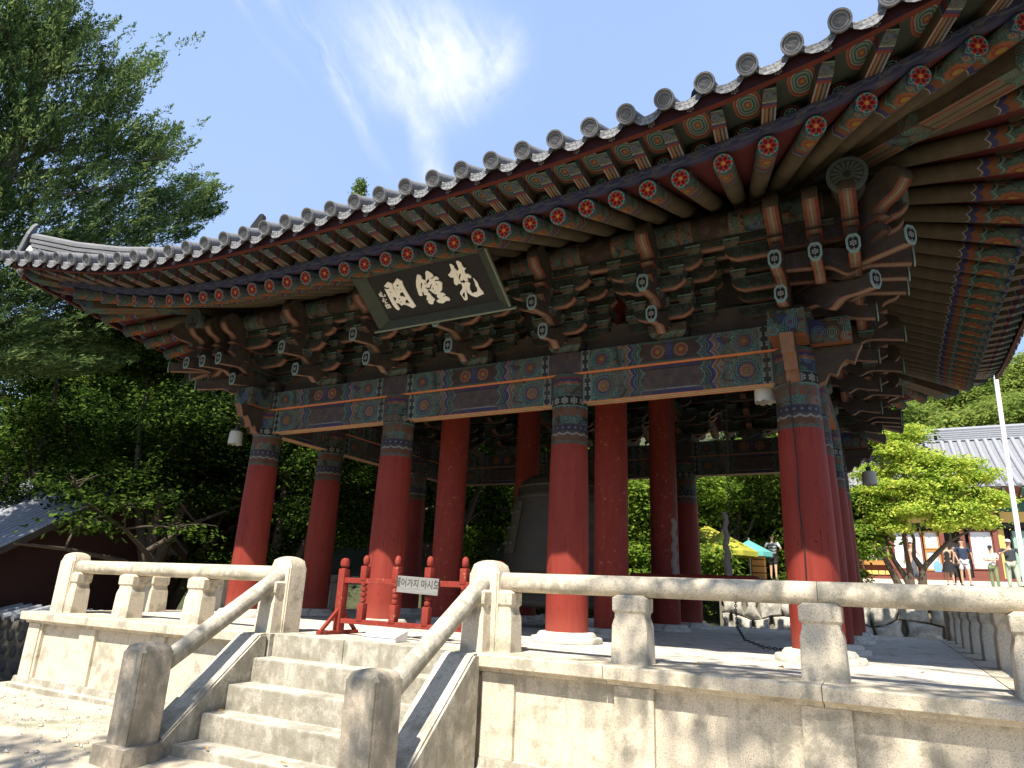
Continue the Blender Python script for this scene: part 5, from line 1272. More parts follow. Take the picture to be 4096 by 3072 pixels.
    g.box(-.012*H,.012*H,-.0435*H,-.038*H,(hz-.028)*H,(hz-.024)*H); put('eyes_and_mouth',g.mesh('eyes_and_mouth','hair'),t)
    bm=bmesh.new(); bmesh.ops.create_uvsphere(bm,u_segments=14,v_segments=10,radius=.048*H)
    bmesh.ops.delete(bm,geom=[v for v in bm.verts if v.co.z<-.012*H and (v.co.y<.012*H or not longhair)] if True else [],context='VERTS')
    for v in bm.verts:
        if v.co.y<-.02*H and v.co.z<.02*H: v.co.y*=.8
        if longhair and v.co.z<-.01*H: v.co.z*=2.4
    me=bpy.data.meshes.new('hair'); bm.to_mesh(me); bm.free(); me.materials.append(M['hair']); autosmooth(me,80); put('hair',me,t,S((0,.004,hz+.018)))
    if hat:
        g=G().lathe([(.050*H,0),(.050*H,.02*H),(.040*H,.042*H),(.018*H,.052*H),(.001,.053*H)],18); g.prism([(-.045*H,-.03*H),(-.03*H,-.085*H),(0,-.095*H),(.03*H,-.085*H),(.045*H,-.03*H)],.0,.005*H,'z'); put('cap',autosmooth(g.mesh('cap',hat),40),t,S((0,-.002,hz+.022)))
    return t
TZ=lambda y:1.36+(y-16)*.0275
bag=lambda label,loc,mt,s:put('bag',autosmooth(G().add([(-.16*s,-.07*s,0),(.16*s,-.07*s,0),(.16*s,.07*s,0),(-.16*s,.07*s,0),(-.22*s,-.05*s,.38*s),(.22*s,-.05*s,.38*s),(.22*s,.05*s,.38*s),(-.22*s,.05*s,.38*s),(-.04*s,0,.62*s),(.04*s,0,.62*s)],[(3,2,1,0),(0,1,5,4),(1,2,6,5),(2,3,7,6),(3,0,4,7),(4,5,9,8),(6,7,8,9),(5,6,9),(7,4,8)]).mesh('bag',mt),30),None,loc,(0,0,0),label,'bag')
person('man in a navy polo shirt and pale shorts looking left on the terrace',(10.32,40,TZ(40)),R(15),2.68,'navy','pale_shorts')
person('woman in a sleeveless black dress holding a blue bag',(9.55,40,TZ(40)),R(-10),2.5,'black_cloth',dress='short',armL=((.17,.0,.67),(.21,-.02,.53)),armR=((-.17,.0,.66),(-.2,-.02,.50)),longhair=True)
bag('light blue bag hanging from the hand of the woman in black',(9.0,39.9,TZ(40)+.75),'blue_bag',1.05)
person('woman in a dark cap and white top with arms folded over olive trousers',(11.68,40,TZ(40)-.15),R(-20),2.45,'white_cloth','olive',armL=((.15,-.05,.66),(-.02,-.12,.66)),armR=((-.15,-.05,.66),(.02,-.12,.64)),hat='navy')
person('man in a white cap and charcoal printed t-shirt, one hand at his chest',(12.5,39.5,TZ(40)-.15),R(-5),2.75,'charcoal','sage',armL=((.16,-.03,.68),(.2,-.02,.52)),armR=((-.17,-.06,.69),(-.06,-.13,.76)),hat='white_cloth',w=1.18)
put('shirt_print',None) if False else None
person('person in grey trailing skirt behind the maple trunks',(7.75,40,TZ(40)),R(30),2.5,'grey_cloth',dress='long',armL=((.15,-.06,.68),(.1,-.14,.66)),longhair=True)
person('dark haired person in black standing between the couple and the doorway',(9.98,41,TZ(41)),R(0),2.35,'black_cloth','black_cloth')
sm=person('person in a black and white striped shirt and black shorts seen from behind',(1.25,30,TZ(30)),R(170),2.35,'white_cloth','black_cloth',leglen=.4,armL=((.18,-.02,.68),(.14,-.10,.66)),armR=((-.18,-.02,.68),(-.14,-.1,.66)))
for i in range(4):
    g=G().lathe([(.098*2.35,(.55+.062*i)*2.35),(.101*2.35,(.575+.062*i)*2.35)],20); me=g.mesh('shirt_stripe','black_cloth'); me.transform(Matrix.Diagonal((1,.80,1,1))); put('shirt_stripe',me,sm)
person('dim figure in dark clothes under the yellow parasol',(-1.45,28,TZ(28)),R(90),2.3,'black_cloth','navy',hat='white_cloth')
# wooden stall crate and easel by the parasols
cr=thing('crate','orange wooden crate stand beside the person in stripes','crate',(.62,29.5,TZ(29.5)))
for i in range(4): put('crate_board',G().box(-.3,.3,-.3,.3,.05+.33*i,.33+.33*i).mesh('crate_board','hall_orange'),cr)
# ================================================================== LEFT HOUSE
hs=thing('small_gabled_house','small dark timber house with a grey tiled gable roof at the left edge','house',(-16,6.2,0))
def hz_(y,side):  # roof height from the ridge
    d=abs(y); return 3.62-(.64*d if side<0 else .86*d)
for i in range(17):
    x=-.12-.40*i; pts=[(x,-5.6*j/5,3.62-.655*5.6*j/5+.25*((j/5)**2-(j/5))*1.) for j in range(6)]
    put('cover_tile_row',autosmooth(G().tube(pts,.115,8).mesh('cover_tile_row','clay_pale'),60),hs)
    pts=[(x,2.6*j/3,3.62-.80*2.6*j/3) for j in range(4)]; put('cover_tile_row',autosmooth(G().tube(pts,.115,8).mesh('cover_tile_row','clay_tile'),60),hs)
v=[(0,-5.6,3.62-.655*5.6-.06),(-7,-5.6,3.62-.655*5.6-.06),(-7,0,3.56),(0,0,3.56),(0,2.6,1.48),(-7,2.6,1.48)]
put('roof_bed',mesh('roof_bed',v,[(0,1,2,3)[::-1],(3,2,5,4)[::-1]],'clay_gap'),hs)
for c_ in range(4): put('ridge_course',G().tube([(.05,0,3.68+.11*c_),(-3,0,3.60+.11*c_),(-7,0,3.66+.11*c_)],.10-.01*c_,8).mesh('ridge_course','clay_pale'),hs)
simple('dark_red_wall',(.045,.018,.014),.85,.3,2.)
put('gable_wall',G().prism([(-4.9,-3),(-4.9,.25),(0,3.35),(2.2,1.55),(2.2,-3)],-.9,-.7,'x').mesh('gable_wall','dark_red_wall'),hs)
put('barge_board',G().prism([(-5.6,-.25),(-5.6,-.05),(0,3.6),(0,3.35)],-.10,.0,'x').mesh('barge_board','dark_wood'),hs)
put('barge_board',G().prism([(2.6,1.2),(2.6,1.45),(0,3.6),(0,3.35)],-.10,.0,'x').mesh('barge_board2','dark_wood'),hs)
put('front_wall',G().box(-7,-.9,-4.9,-4.7,-3,.5).mesh('front_wall','dark_red_wall'),hs)
# earth wall studded with round stones
mw=thing('stone_studded_wall','low earthen wall studded with round dark stones under a tile capping','wall',(-16,3.2,0))
simple('earth_wall',(.10,.085,.065),.95,.3,4.); simple('dark_stone',(.06,.055,.05),.9,.3,4.)
put('wall_body',G().box(-8,5.5,0,.5,-3,-.62).mesh('wall_body','earth_wall'),mw)
DS=None
bm=bmesh.new(); bmesh.ops.create_uvsphere(bm,u_segments=12,v_segments=8,radius=.17); DS=bpy.data.meshes.new('round_stone'); bm.to_mesh(DS); bm.free(); DS.materials.append(M['dark_stone']); autosmooth(DS,80)
for r in range(4):
    for i in range(22):
        put('round_stone',DS,mw,(-5.6+i*.52+(.26 if r%2 else 0)+random.uniform(-.06,.06),.0,-1.0-.42*r+random.uniform(-.05,.05)),scale=(random.uniform(.8,1.2),.4,random.uniform(.75,1.1)))
for i in range(26): put('cap_tile',G().tube([(0,-.25,0),(0,.7,.25)],.10,8).mesh('cap_tile','clay_pale') if i==0 else bpy.data.meshes['cap_tile'],mw,(-7+i*.5,0,-.55))
# ================================================================== FOLIAGE
def leafmat(name,c1,c2,c3,tr=.35,s=.8):
    m=bpy.data.materials.new(name); m.use_nodes=True; nt=m.node_tree; E.nt=nt; nt.nodes.remove(nt.nodes['Principled BSDF'])
    g=nt.nodes.new('ShaderNodeNewGeometry'); sc=nt.nodes.new('ShaderNodeVectorMath'); sc.operation='SCALE'; sc.inputs['Scale'].default_value=1/K; ln(g.outputs['Position'],sc.inputs[0])
    a=noise(sc.outputs[0],s,2); b=E(g.outputs['Random Per Island'])
    col=ramp((a*.55+b*.45),[(.25,c1),(.5,c2),(.72,c3)])
    d=nt.nodes.new('ShaderNodeBsdfDiffuse'); t=nt.nodes.new('ShaderNodeBsdfTranslucent'); mx=nt.nodes.new('ShaderNodeMixShader'); mx.inputs[0].default_value=tr
    ln(col,d.inputs[0]); ln(mulc(col,1.25),t.inputs[0]); ln(d.outputs[0],mx.inputs[1]); ln(t.outputs[0],mx.inputs[2])
    ln(mx.outputs[0],nt.nodes['Material Output'].inputs[0]); M[name]=m
leafmat('leaf_conifer',(.04,.085,.035),(.12,.19,.065),(.26,.31,.10),.35,.6)
leafmat('leaf_dark',(.006,.014,.004),(.018,.036,.007),(.10,.16,.025),.4,.35)  # shade of the left trees and their backlit flecks put into the leaf colour
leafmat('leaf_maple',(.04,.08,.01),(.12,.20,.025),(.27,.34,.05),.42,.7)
leafmat('leaf_mid',(.018,.036,.007),(.06,.10,.018),(.17,.23,.04),.4,.6)
leafmat('leaf_yellow',(.15,.26,.03),(.36,.47,.07),(.62,.60,.12),.5,.9)
leafmat('leaf_hill',(.07,.12,.025),(.17,.23,.045),(.30,.34,.08),.4,.3)
simple('bark',(.075,.058,.042),.95,.4,6.); simple('bark_pale',(.17,.14,.105),.95,.35,6.)
def leaves(C_,N_,size,aspect=.55,jit=.5,name='crown',mt='leaf_mid',axis=None):
    """C_ leaf centres, N_ preferred normals (n,3)"""
    n=len(C_); nr=N_+RNG.normal(0,jit,(n,3)); nr/=np.linalg.norm(nr,axis=1)[:,None]
    a=RNG.normal(0,1,(n,3)) if axis is None else axis+RNG.normal(0,.35,(n,3)); a-=nr*(a*nr).sum(1)[:,None]; a/=np.linalg.norm(a,axis=1)[:,None]; b=np.cross(nr,a)
    s=size*RNG.uniform(.6,1.35,(n,1))
    V=np.empty((n,4,3)); V[:,0]=C_+a*s; V[:,1]=C_+b*s*aspect; V[:,2]=C_-a*s; V[:,3]=C_-b*s*aspect
    me=bpy.data.meshes.new(name); me.vertices.add(4*n); me.vertices.foreach_set('co',V.reshape(-1).astype(np.float32))
    me.loops.add(4*n); me.loops.foreach_set('vertex_index',np.arange(4*n,dtype=np.int32)); me.polygons.add(n)
    me.polygons.foreach_set('loop_start',np.arange(0,4*n,4,dtype=np.int32)); me.polygons.foreach_set('loop_total',np.full(n,4,dtype=np.int32))
    me.materials.append(M[mt]); me.update(calc_edges=True); return me
def clump_pts(cl,n,layer=.5,sub=26,spread=.32):
    """cl: (x,y,z,rx,ry,rz) ellipsoids -> leaves gathered in small flat sprays near the surface"""
    cl=np.array(cl); vol=(cl[:,3]*cl[:,4]*cl[:,5])**.67; pr=vol/vol.sum(); m=max(1,n//sub)
    idx=RNG.choice(len(cl),m,p=pr); d=RNG.normal(0,1,(m,3)); d/=np.linalg.norm(d,axis=1)[:,None]; r=RNG.uniform(.35,1.0,(m,1))**.5
    cen=cl[idx,:3]+d*r*cl[idx,3:]; out=d*.5+np.array([0,0,1.])
    C_=np.repeat(cen,sub,axis=0)+RNG.normal(0,1,(m*sub,3))*np.array([spread,spread,spread*.28]); N_=np.repeat(out,sub,axis=0); 
    C_[:,2]-=.35*((C_-np.repeat(cen,sub,axis=0))[:,:2]**2).sum(1)
    return C_,N_
def limb(g,a,b,r0,r1,bend=.15,n=5):
    a,b=Vector(a),Vector(b); L=(b-a).length; o=Vector((random.uniform(-1,1),random.uniform(-1,1),random.uniform(-.2,1)))*L*bend
    pts=[a+(b-a)*(i/n)+o*math.sin(PI*i/n)*1. for i in range(n+1)]; g.tube(pts,[r0+(r1-r0)*i/n for i in range(n+1)],7)
def tree(label,base,trunks,clusters,n,size,mt,lr=.1,cat='tree',group=None,bark='bark',twigs=4,name='maple_tree',jit=.5,sub=26,spread=.32,r0=.2):
    t=thing(name,label,cat,base,0,group); B=Vector(base)
    g=G()
    tips=[]
    for tr in trunks:
        pts=[Vector(p[:3])-B for p in tr]; g.tube(pts,[p[3] for p in tr],9); tips+= [(p,tr[i][3]) for i,p in enumerate(pts)][1:]
    for c in clusters:
        cc=Vector(c[:3])-B; q=min(tips,key=lambda p:(p[0]-cc).length+ (2. if p[0].z>cc.z+.3 else 0)); limb(g,q[0],cc,min(q[1]*.7,lr),min(.025,lr*.5),.12)
        for _ in range(twigs):
            e=cc+Vector((random.uniform(-1,1)*c[3],random.uniform(-1,1)*c[4],random.uniform(-.5,1)*c[5]))*.85; limb(g,cc.lerp(q[0],random.uniform(0,.35)),e,.025,.008,.1,3)
    put('trunk',autosmooth(g.mesh('trunk',bark),60),t)
    C_,N_=clump_pts(clusters,n,sub=sub,spread=spread); put('crown',leaves(C_-np.array(base),N_,size,jit=jit,mt=mt),t)
    return t
def rcl(cx,cy,cz,R_,H_,n,rr=(.9,1.6),flat=.5,seed=0):
    q=random.Random(seed); out=[]
    for i in range(n):
        a=q.uniform(0,2*PI); z=q.uniform(-1,1); w=math.sqrt(max(0,1-z*z))*q.uniform(.45,1); r=q.uniform(*rr)
        out.append((cx+math.cos(a)*w*R_,cy+math.sin(a)*w*R_,cz+z*H_*.5,r,r,r*flat))
    return out
# tall juniper at the upper left
poly=np.array([(1.36,20.83),(1.23,19.75),(1.03,19.23),(1.87,19.18),(1.63,18.44),(2.59,18.57),(3.22,19.16),(4.05,19.56),(3.55,18.18),(3.62,17.55),(3.85,16.78),(4.18,16.67),(5.01,17.17),(5.91,17.01),(5.11,15.53),(4.4,14.83),(4.85,14.71),(5.96,15.17),(6.31,16.42),(6.91,16.58),(7.99,16.43),(7.73,15.84),(8.16,15.58),(7.75,14.64),(7.01,13.71),(5.64,12.75),(5.4,9.5),(4.9,7.4),(2.,6.4),(-4,6.),(-4.,21.)])
def inside(P_,poly):
    x,y=P_[:,0],P_[:,1]; r=np.zeros(len(P_),bool); j=len(poly)-1
    for i in range(len(poly)):
        xi,yi=poly[i]; xj,yj=poly[j]
        r^=((yi>y)!=(yj>y))&(x<(xj-xi)*(y-yi)/(yj-yi+1e-9)+xi); j=i
    return r
jt=thing('juniper_tree','tall spreading juniper filling the upper left, its ragged branches against the sky','tree',(-17.3,.3,-1.8)); JB=np.array((-17.3,.3,-1.8))
q=RNG.uniform((-4,6),(8.4,21),(30000,2)); q=q[inside(q,poly)]
# small holes for the sky
holes=RNG.uniform((-3,8),(8,20.5),(110,2)); hr=RNG.uniform(.10,.45,110)
keep=np.ones(len(q),bool)
for h_,r_ in zip(holes,hr): keep&=((q-h_)**2).sum(1)>r_*r_
q=q[keep][:6500]
dep=RNG.normal(0,1.15,len(q))*np.clip((8.6-q[:,0])/5,.25,1)
cen=np.stack([-17+dep,q[:,0],q[:,1]],1)
# tufts of upright scale leaves
tdir=cen-np.array((-17.3,.5,8.)); tdir/=np.linalg.norm(tdir,axis=1)[:,None]; tdir=tdir*np.array((.8,.9,.5))+np.array((0,.1,.45)); tdir/=np.linalg.norm(tdir,axis=1)[:,None]
sub=44; u=RNG.uniform(0,1,(len(cen)*sub,1)); Cc=np.repeat(cen,sub,0)+np.repeat(tdir,sub,0)*(u-.35)*.75+RNG.normal(0,1,(len(cen)*sub,3))*.12*(1.12-u)
Nn=RNG.normal(0,1,(len(Cc),3)); put('crown',leaves(Cc-JB,Nn,.085,.26,.3,mt='leaf_conifer',axis=np.repeat(tdir,sub,0)),jt)
g=G(); g.tube([(0,0,0),(.1,.1,6),(-.1,.2,12),(.3,.5,18),(.2,.8,24)],[.55,.45,.35,.22,.1],10)
for i in range(46):
    c=cen[RNG.integers(len(cen))]-JB; z0=max(3,c[2]-abs(c[1])*.45-1); limb(g,(.05,.2,z0),c,.09,.02,.05)
put('trunk',autosmooth(g.mesh('trunk','bark_pale'),60),jt)
# second conifer whose tip shows above the roof
def conifer(label,base,H_,R_,n,mt='leaf_conifer',name='conifer_tree',group=None):
    t=thing(name,label,'tree',base,0,group); m=n//24
    z=RNG.uniform(.12,1,m)**.9; a=RNG.uniform(0,2*PI,m); r=R_*(1-z)**.8*(.45+.55*RNG.uniform(0,1,m))*(.8+.2*np.sin(z*60))
    cen=np.stack([np.cos(a)*r,np.sin(a)*r,z*H_-.15*r],1); u=RNG.uniform(0,1,(m*24,1)); td=np.stack([np.cos(a),np.sin(a),np.full(m,.55)],1)
    C_=np.repeat(cen,24,0)+np.repeat(td,24,0)*(u-.4)*.8+RNG.normal(0,1,(m*24,3))*.16
    put('crown',leaves(C_,RNG.normal(0,1,(len(C_),3)),.14,.5,.3,mt=mt),t); put('trunk',G().tube([(0,0,0),(0,0,H_*.97)],[R_*.09,.03],8).mesh('trunk','bark'),t); return t
conifer('distant pointed conifer tip rising above the middle of the roof',(-39.8,40,5),37.6,5.,26000)
# dark broadleaf trees on the left behind the house and pavilion
def broad(label,x,y,z0,H_,R_,n,mt,seed,size=.13,ncl=16,group=None,name='broadleaf_tree',low=.35,flat=.5,bark='bark',sub=26,spread=.34,tk=1.):
    random.seed(seed); zc=z0+H_*(low+1)/2; cl=rcl(x,y,zc,R_,H_*(1-low),ncl,(R_*.28,R_*.5),flat,seed)
    tr=[[(x,y,z0-.3,R_*.075*tk),(x+random.uniform(-.3,.3),y+random.uniform(-.3,.3),z0+H_*.3,R_*.06*tk),(x+random.uniform(-1,1)*R_*.2,y,z0+H_*.6,R_*.035*tk),(x,y,z0+H_*.9,.03)],
        [(x,y,z0+H_*.15,R_*.05*tk),(x+R_*.3,y+.2,z0+H_*.42,R_*.035*tk),(x+R_*.6,y,z0+H_*.62,.04)],[(x,y,z0+H_*.2,R_*.05*tk),(x-R_*.3,y-.2,z0+H_*.45,R_*.035*tk),(x-R_*.65,y+.3,z0+H_*.66,.04)]]
    return tree(label,(x,y,z0),tr,cl,n,size,mt,group=group,name=name,bark=bark,sub=sub,spread=spread)
GD='dark trees on the left behind the pavilion'
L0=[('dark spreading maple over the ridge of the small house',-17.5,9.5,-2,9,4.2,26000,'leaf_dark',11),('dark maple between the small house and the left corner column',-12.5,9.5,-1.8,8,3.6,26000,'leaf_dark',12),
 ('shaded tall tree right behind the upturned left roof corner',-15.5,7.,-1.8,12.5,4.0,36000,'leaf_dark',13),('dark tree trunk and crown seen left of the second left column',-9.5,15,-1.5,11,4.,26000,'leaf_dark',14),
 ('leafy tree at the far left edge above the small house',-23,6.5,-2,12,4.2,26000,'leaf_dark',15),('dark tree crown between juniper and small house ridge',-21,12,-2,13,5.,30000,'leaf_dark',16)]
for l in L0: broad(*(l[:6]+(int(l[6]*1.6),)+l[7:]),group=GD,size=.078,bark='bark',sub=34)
# low overhanging maple branch in front of the small house
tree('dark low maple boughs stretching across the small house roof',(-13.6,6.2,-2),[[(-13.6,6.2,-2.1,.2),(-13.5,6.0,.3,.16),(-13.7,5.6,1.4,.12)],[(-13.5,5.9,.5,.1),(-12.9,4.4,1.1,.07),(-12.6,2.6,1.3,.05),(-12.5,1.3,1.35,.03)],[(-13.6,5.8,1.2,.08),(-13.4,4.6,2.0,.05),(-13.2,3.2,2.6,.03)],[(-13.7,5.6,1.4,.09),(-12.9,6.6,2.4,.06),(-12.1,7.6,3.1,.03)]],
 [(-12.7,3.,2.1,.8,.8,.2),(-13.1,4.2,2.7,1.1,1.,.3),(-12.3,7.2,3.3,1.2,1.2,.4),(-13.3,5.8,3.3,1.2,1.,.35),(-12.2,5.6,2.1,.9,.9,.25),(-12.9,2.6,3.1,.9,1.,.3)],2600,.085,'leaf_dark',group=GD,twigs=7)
# lit maples behind the pavilion
GM='green maples seen between the pavilion columns'
for l in [('lit green maple seen between the left side columns',-9.2,21,-.8,7.6,3.2,24000,'leaf_maple',21),('bright maple sprays between the second column and the tall inner column',-5.,22.5,-.6,7.6,3.1,22000,'leaf_maple',22),
  ('maple with pale bare twigs beside the bell',-3.,24.,-.3,7.6,2.9,20000,'leaf_maple',23),('maple behind the striker, left of the yellow parasol',-3.4,27,1.0,6.6,2.3,22000,'leaf_maple',24),
  ('large bright maple hanging over the yellow parasol',-.6,31,1.6,10.,4.,34000,'leaf_maple',25),('leafy maple beside the man in stripes, right of the parasol',3.9,33.5,1.8,6.2,2.3,26000,'leaf_maple',26),
  ('tall green tree above the parasols behind the back beam',1.5,34,1.8,13,4.6,34000,'leaf_mid',27)]: broad(*l,group=GM,size=.11,low=.04,ncl=20,tk=.5)
# forest beyond, copies of three trees
random.seed(5)
protos=[]
for i,mt in enumerate(('leaf_dark','leaf_mid','leaf_dark')):
    t=broad('tree in the dense wood on the slope behind the pavilion',-16-8*i,24,hill(-16-8*i,24)-.3,13,4.6,17000,mt,31+i,.19,14,'wood on the slope behind the pavilion',sub=22,spread=.5); protos.append(t)
for i in range(34):
    t=protos[i%3]; y=22+ (i//9)*8+random.uniform(-2.5,2.5); x=-62+ (i%9)*7.6+random.uniform(-2.5,2.5)
    if x>2.5: x=-2.+random.uniform(-3,3)
    if x>-9 and y<40: y+=20
    c=copy_tree(t); s=random.uniform(.8,1.35); c.scale=(s,s,s); c.location=(x,y,hill(x,y)-.3); c.rotation_euler=(0,0,random.uniform(0,6))
# trees on the hillside behind the hall
t0=broad('green tree on the hillside behind the temple hall roof',16,62,hill2(16,62)-.5,11,5.,42000,'leaf_hill',41,.15,18,'hillside trees behind the hall',sub=20,spread=.55)
for i in range(54):
    x=3+(i%9)*4.2+random.uniform(-1.5,1.5); y=60+(i//9)*7+random.uniform(-1.5,1.5); c=copy_tree(t0); s=random.uniform(.95,1.4); c.scale=(s,s,s); c.location=(x,y,hill2(x,y)-.5); c.rotation_euler=(0,0,random.uniform(0,6))
# yellow green maple on the right
T33=1.36+17*.0275
tree('yellow green multi-stemmed maple standing on the terrace in front of the hall',(7.3,33,T33),[
 [(6.85,33,1.7,.20),(6.6,33,2.4,.16),(6.3,33,3.2,.13),(6.05,33,4.2,.08),(6.1,32.8,5.6,.05)],[(7.35,33,1.7,.19),(7.1,33,2.3,.14),(6.75,33.1,3.0,.11),(6.5,33,4.1,.07),(6.9,33.2,5.6,.04)],
 [(7.4,32.9,1.7,.17),(7.35,33,3.,.12),(7.3,33.2,4.1,.08),(7.2,33,6.2,.04)],[(7.88,33,1.7,.20),(7.95,33,2.6,.17),(7.65,33,3.2,.10),(7.75,33.1,4.1,.08),(7.4,33,5.4,.06),(7.3,33,7.4,.03)],[(7.95,33,2.6,.14),(8.7,33,3.4,.12),(9.3,33,4.0,.09),(10.2,33,4.5,.05)]],
 [(6.3,33,7.6,1.,1.1,.45),(7.4,32.6,8.6,1.1,1.2,.5),(8.6,33,8.2,1.2,1.2,.5),(10.,33,7.9,1.2,1.2,.4),(11.,33,7.3,.9,1.,.35),(7.,32,6.6,1.1,1.2,.45),(8.8,32.4,6.7,1.3,1.2,.45),(10.6,32.8,6.2,1.3,1.2,.4),(11.5,33,6.0,.7,.9,.3),(6.2,32.6,5.8,.9,1.,.4),(7.6,31.9,5.5,1.,1.1,.35),(9.4,32.2,5.4,1.2,1.1,.4),(10.6,32.9,4.95,.9,1.,.3),(6.0,33,4.8,.7,.9,.3),(7.,32.3,4.6,.8,.9,.25),(5.7,33.3,6.6,.8,.9,.35),(8.2,33.5,9.7,.9,.9,.5),(6.9,33,9.6,.8,.8,.5),(7.9,32.5,7.5,1.2,1.,.7),(9.6,32.6,7.2,1.2,1.,.7),(6.4,32.6,6.6,.9,.9,.6),(8.4,32.2,6.0,1.1,1.,.6),(10.2,32.5,5.6,1.,.9,.5),(6.6,32.4,5.2,.9,.9,.5),(9.2,32.3,4.9,.9,.9,.4)],
 46000,.084,'leaf_yellow',twigs=7,spread=.24,sub=22)
# shrubs and undergrowth behind the retaining wall, far end of the platform
GS='shrubs behind the platform'
for l in [('leafy understory maple behind the striped person, filling the gap below the tall trees',3.2,33,1.6,3.4,2.2,14000,'leaf_mid',51),('bright low maple behind the yellow parasols',-.8,33,1.6,3.8,2.6,16000,'leaf_maple',52),('low green maple left of the parasols, behind the striker',-4.6,30,1.4,4.6,2.6,16000,'leaf_mid',53)]: broad(*l,group=GM,size=.11,low=.0,ncl=14)
for i,(x,y,z,r) in enumerate([(-6.5,15.5,-1.2,1.5),(-4.2,16,-1.2,1.4),(-2.,16.4,-1.2,1.5),(-1.6,17.2,-.9,1.4),(3.3,24,1.4,.6),(4.3,24,1.5,.7),(-3.4,24,1.2,.9)]):
    cl=[(x+random.uniform(-.6,.6)*r,y,z+r*.6+random.uniform(-.2,.4),r*.6,r*.5,r*.5) for _ in range(5)]
    tree(['low dark shrub at the back left beyond the platform','low dark shrub in line with the second column','dark shrub just left of the bell','dark shrub hidden behind the bell rim','small clipped shrub on the terrace edge left of the stall','round shrub on the terrace under the right maple','leafy shrub below the yellow parasol'][i],(x,y,z),[[(x,y,z-.1,.05),(x,y,z+.5,.04)]],cl,5200,.085,'leaf_dark' if i<4 else 'leaf_mid',cat='shrub',group=GS,name='shrub',twigs=3)
# tall trees standing behind the photographer, whose boughs throw the dappled shade
def along(p,t): return (p[0]+SUNV.x/-SUNV.y*t,p[1]-t,p[2]+SUNV.z/-SUNV.y*t)
cl=[]; random.seed(9)
for i in range(26):
    p=(random.uniform(3.6,10.),random.uniform(-.9,1.3),random.uniform(-1.7,1.0)); t=random.uniform(9.5,13.5); q=along(p,t); r=random.uniform(.18,.48); cl.append((*q,r,r,r*.55))
tree('tall broadleaf tree behind the viewpoint shading the right half of the platform',(13.5,-15,-1.8),[[(13.5,-15,-2,.4),(13.4,-14.5,6,.35),(13,-13.5,13,.25),(12.6,-13,17,.1)]],cl,1000,.12,'leaf_mid',.022,group='trees behind the viewpoint',name='broadleaf_tree',twigs=0,spread=.34)
cl=[]
for i in range(80):
    p=(random.uniform(3.9,11.5),random.uniform(-.5,1.2),random.uniform(6.5,8.9)); t=random.uniform(11.,15.); q=along(p,t); r=random.uniform(.7,1.3); cl.append((*q,r,r,r*.6))
tree('very tall tree behind the viewpoint shading the right end of the eaves',(16,-19,-1.8),[[(16,-19,-2,.5),(15.6,-18,10,.42),(14.5,-16,20,.25),(13.5,-15.5,26,.1)]],cl,21000,.17,'leaf_mid',.05,group='trees behind the viewpoint',name='broadleaf_tree',twigs=0,spread=.4)
cl=[]
for (px,py,pz,r) in ((-1.8,-2.2,-.5,.42),(-1.7,-2.0,-.9,.4),(-1.7,-1.7,-.1,.28),(-2.3,-2.6,-1.2,.5),(1.75,-2.2,-.7,.34),(1.9,-2.3,-1.2,.3),(1.5,-2.3,-.3,.2),(-3.6,-3.,-1.5,.8),(-5.,-3.2,-1.5,.7),(-2.6,-.7,-1.1,.3),(-2.4,-1.2,-1.3,.4),(-6.6,-3.4,-1.6,.8)):
    cl.append((*along((px,py,pz),11+random.uniform(-.5,.5)),r,r,r*.6))
for i in range(16):
    cl.append((*along((random.uniform(-17,-11.5),random.uniform(2.,3.2),random.uniform(-2.,.0)),random.uniform(9,12)),.9,.9,.5))
tree('tree behind the viewpoint whose thin bough shades the stair newels',(-11.5,-15.5,-1.8),[[(-11.5,-15.5,-2,.3),(-11.3,-15,6,.25),(-11.,-14,13,.12)]],cl,6000,.13,'leaf_mid',.022,group='trees behind the viewpoint',name='broadleaf_tree',twigs=0,spread=.26)
# dry leaves on steps
g=G(); simple('dry_leaf',(.45,.26,.08))
for (x,y,z,lb) in ((-1.3,-1.32,-.9,'dry orange leaf curled on a middle step beside the left cheek stone'),(.3,-1.75,-1.2,'dry leaf lying in the middle of a low step'),(-.9,-1.8,-1.2,'dry leaf on the low step nearer the left newel'),(4.4,.3,.005,'small dry leaf on the platform floor between the two right balusters'),(5.2,.8,.005,'small dry leaf near the foot of the right corner column'),(6.6,1.6,.005,'small dry leaf on the floor towards the right side balustrade')):
    a=random.uniform(0,6); s=.05; put('fallen_leaf',mesh('fallen_leaf',[(-s,0,.0),(0,-s*.6,.018),(s,0,.01),(0,s*.6,.03)],[(0,1,2,3)],'dry_leaf'),None,(x,y,z+.012),(0,0,a),lb,'leaf','fallen leaves')
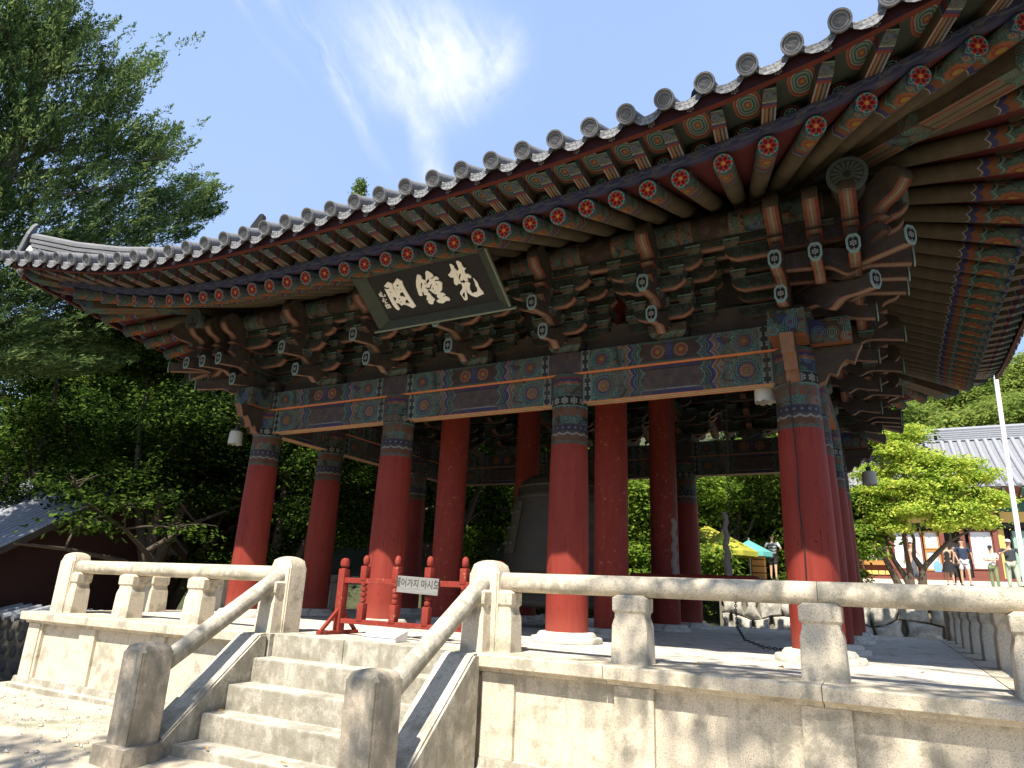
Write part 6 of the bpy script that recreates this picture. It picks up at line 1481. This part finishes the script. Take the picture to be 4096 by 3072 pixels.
# ================================================================== SKY
nt=W.node_tree; E.nt=nt; nt.nodes.clear()
out=nt.nodes.new('ShaderNodeOutputWorld'); bg=nt.nodes.new('ShaderNodeBackground'); sky=nt.nodes.new('ShaderNodeTexSky'); sky.sky_type='NISHITA'; sky.sun_disc=False
sky.sun_elevation=math.asin(SUNV.z); sky.sun_rotation=math.atan2(SUNV.x,SUNV.y); sky.air_density=1.0; sky.dust_density=.6; sky.ozone_density=1.; sky.altitude=100
bg.inputs['Strength'].default_value=.063
tcn=nt.nodes.new('ShaderNodeTexCoord'); D_=tcn.outputs['Generated']
def dot(v): 
    n=nt.nodes.new('ShaderNodeVectorMath'); n.operation='DOT_PRODUCT'; ln(D_,n.inputs[0]); n.inputs[1].default_value=v; return E(n.outputs['Value'])
c0=Vector((-.4946,.5782,.6489)).normalized(); ex=Vector((-.3921,.6447,.6562))-Vector((-.5816,.5078,.6355)); ex=(ex-c0*ex.dot(c0)).normalized(); ey=c0.cross(ex); ey=ey if ey.z>0 else -ey
fz=dot(c0); u=dot(ex)/fz; v=dot(ey)/fz        # tangent coordinates around the big cloud
vec=comb(u,v,0.)
warp=noise(vec,6.,3,.6,col=True); 
wv=nt.nodes.new('ShaderNodeVectorMath'); wv.operation='SCALE'; ln(warp,wv.inputs[0]); wv.inputs['Scale'].default_value=.05
ad=nt.nodes.new('ShaderNodeVectorMath'); ln(vec,ad.inputs[0]); ln(wv.outputs[0],ad.inputs[1])
s_=nt.nodes.new('ShaderNodeSeparateXYZ'); ln(ad.outputs[0],s_.inputs[0]); uu,vv=E(s_.outputs[0])-.025,E(s_.outputs[1])-.025
# streaky noise, stretched along the fall of the wisps
def streak(a,su,sv,seed):
    ca,sa=math.cos(a),math.sin(a); return noise(comb((uu*ca+vv*sa)*su+seed,(vv*ca-uu*sa)*sv,0.),1.,5,.62,.4)
def blob(cu,cv,ru,rv,ang=0.):
    ca,sa=math.cos(ang),math.sin(ang); a=uu-cu; b=vv-cv; return (1.-hyp((a*ca+b*sa)/ru,(b*ca-a*sa)/rv)).max(0.)
st1=streak(R(-62),6.,22.,0.); st2=streak(R(70),5.,16.,3.); fine=noise(vec,38.,4,.7)
m1=blob(.01,.035,.155,.115)*2.5+blob(.055,-.01,.08,.085)*1.3
m2=blob(.035,-.125,.035,.115,R(8))*1.9
tail=blob(-.105,.01,.22,.020,R(-60))*2.2+blob(-.19,.13,.13,.016,R(-62))*2.+blob(-.20,.07,.14,.010,R(-55))*1.6
m3=blob(.125,.02,.06,.09,R(-15))*1.6
d=(m1*(st1*1.0+fine*.30-.28)+m2*(st2*1.0+fine*.2-.30)+tail*(st1*1.2-.42)+m3*(st2*1.1+fine*.3-.45)+(noise(vec,3.2,4,.6)-.60).max(0.)*.8*(fine*1.2))
cl_=smooth(d,-.05,1.35)*.92
hz=noise(comb(u*1.,v*1.,5.),1.6,3,.5)
ov=smooth(hz,.45,.75)*.05
mixn=mixc((cl_+ov).clamp(),mixc(.60,sky.outputs[0],(5.0,7.1,11.8)),(8.6,9.0,9.8)) 
ln(mixn,bg.inputs[0]); ln(bg.outputs[0],out.inputs[0])
# ================================================================== TO METRES
S_=Matrix.Scale(K,4)
for me in bpy.data.meshes: me.transform(S_)
for o in bpy.data.objects: o.location=o.location*K
# drop unused helper meshes
for me in list(bpy.data.meshes):
    if me.users==0: bpy.data.meshes.remove(me)
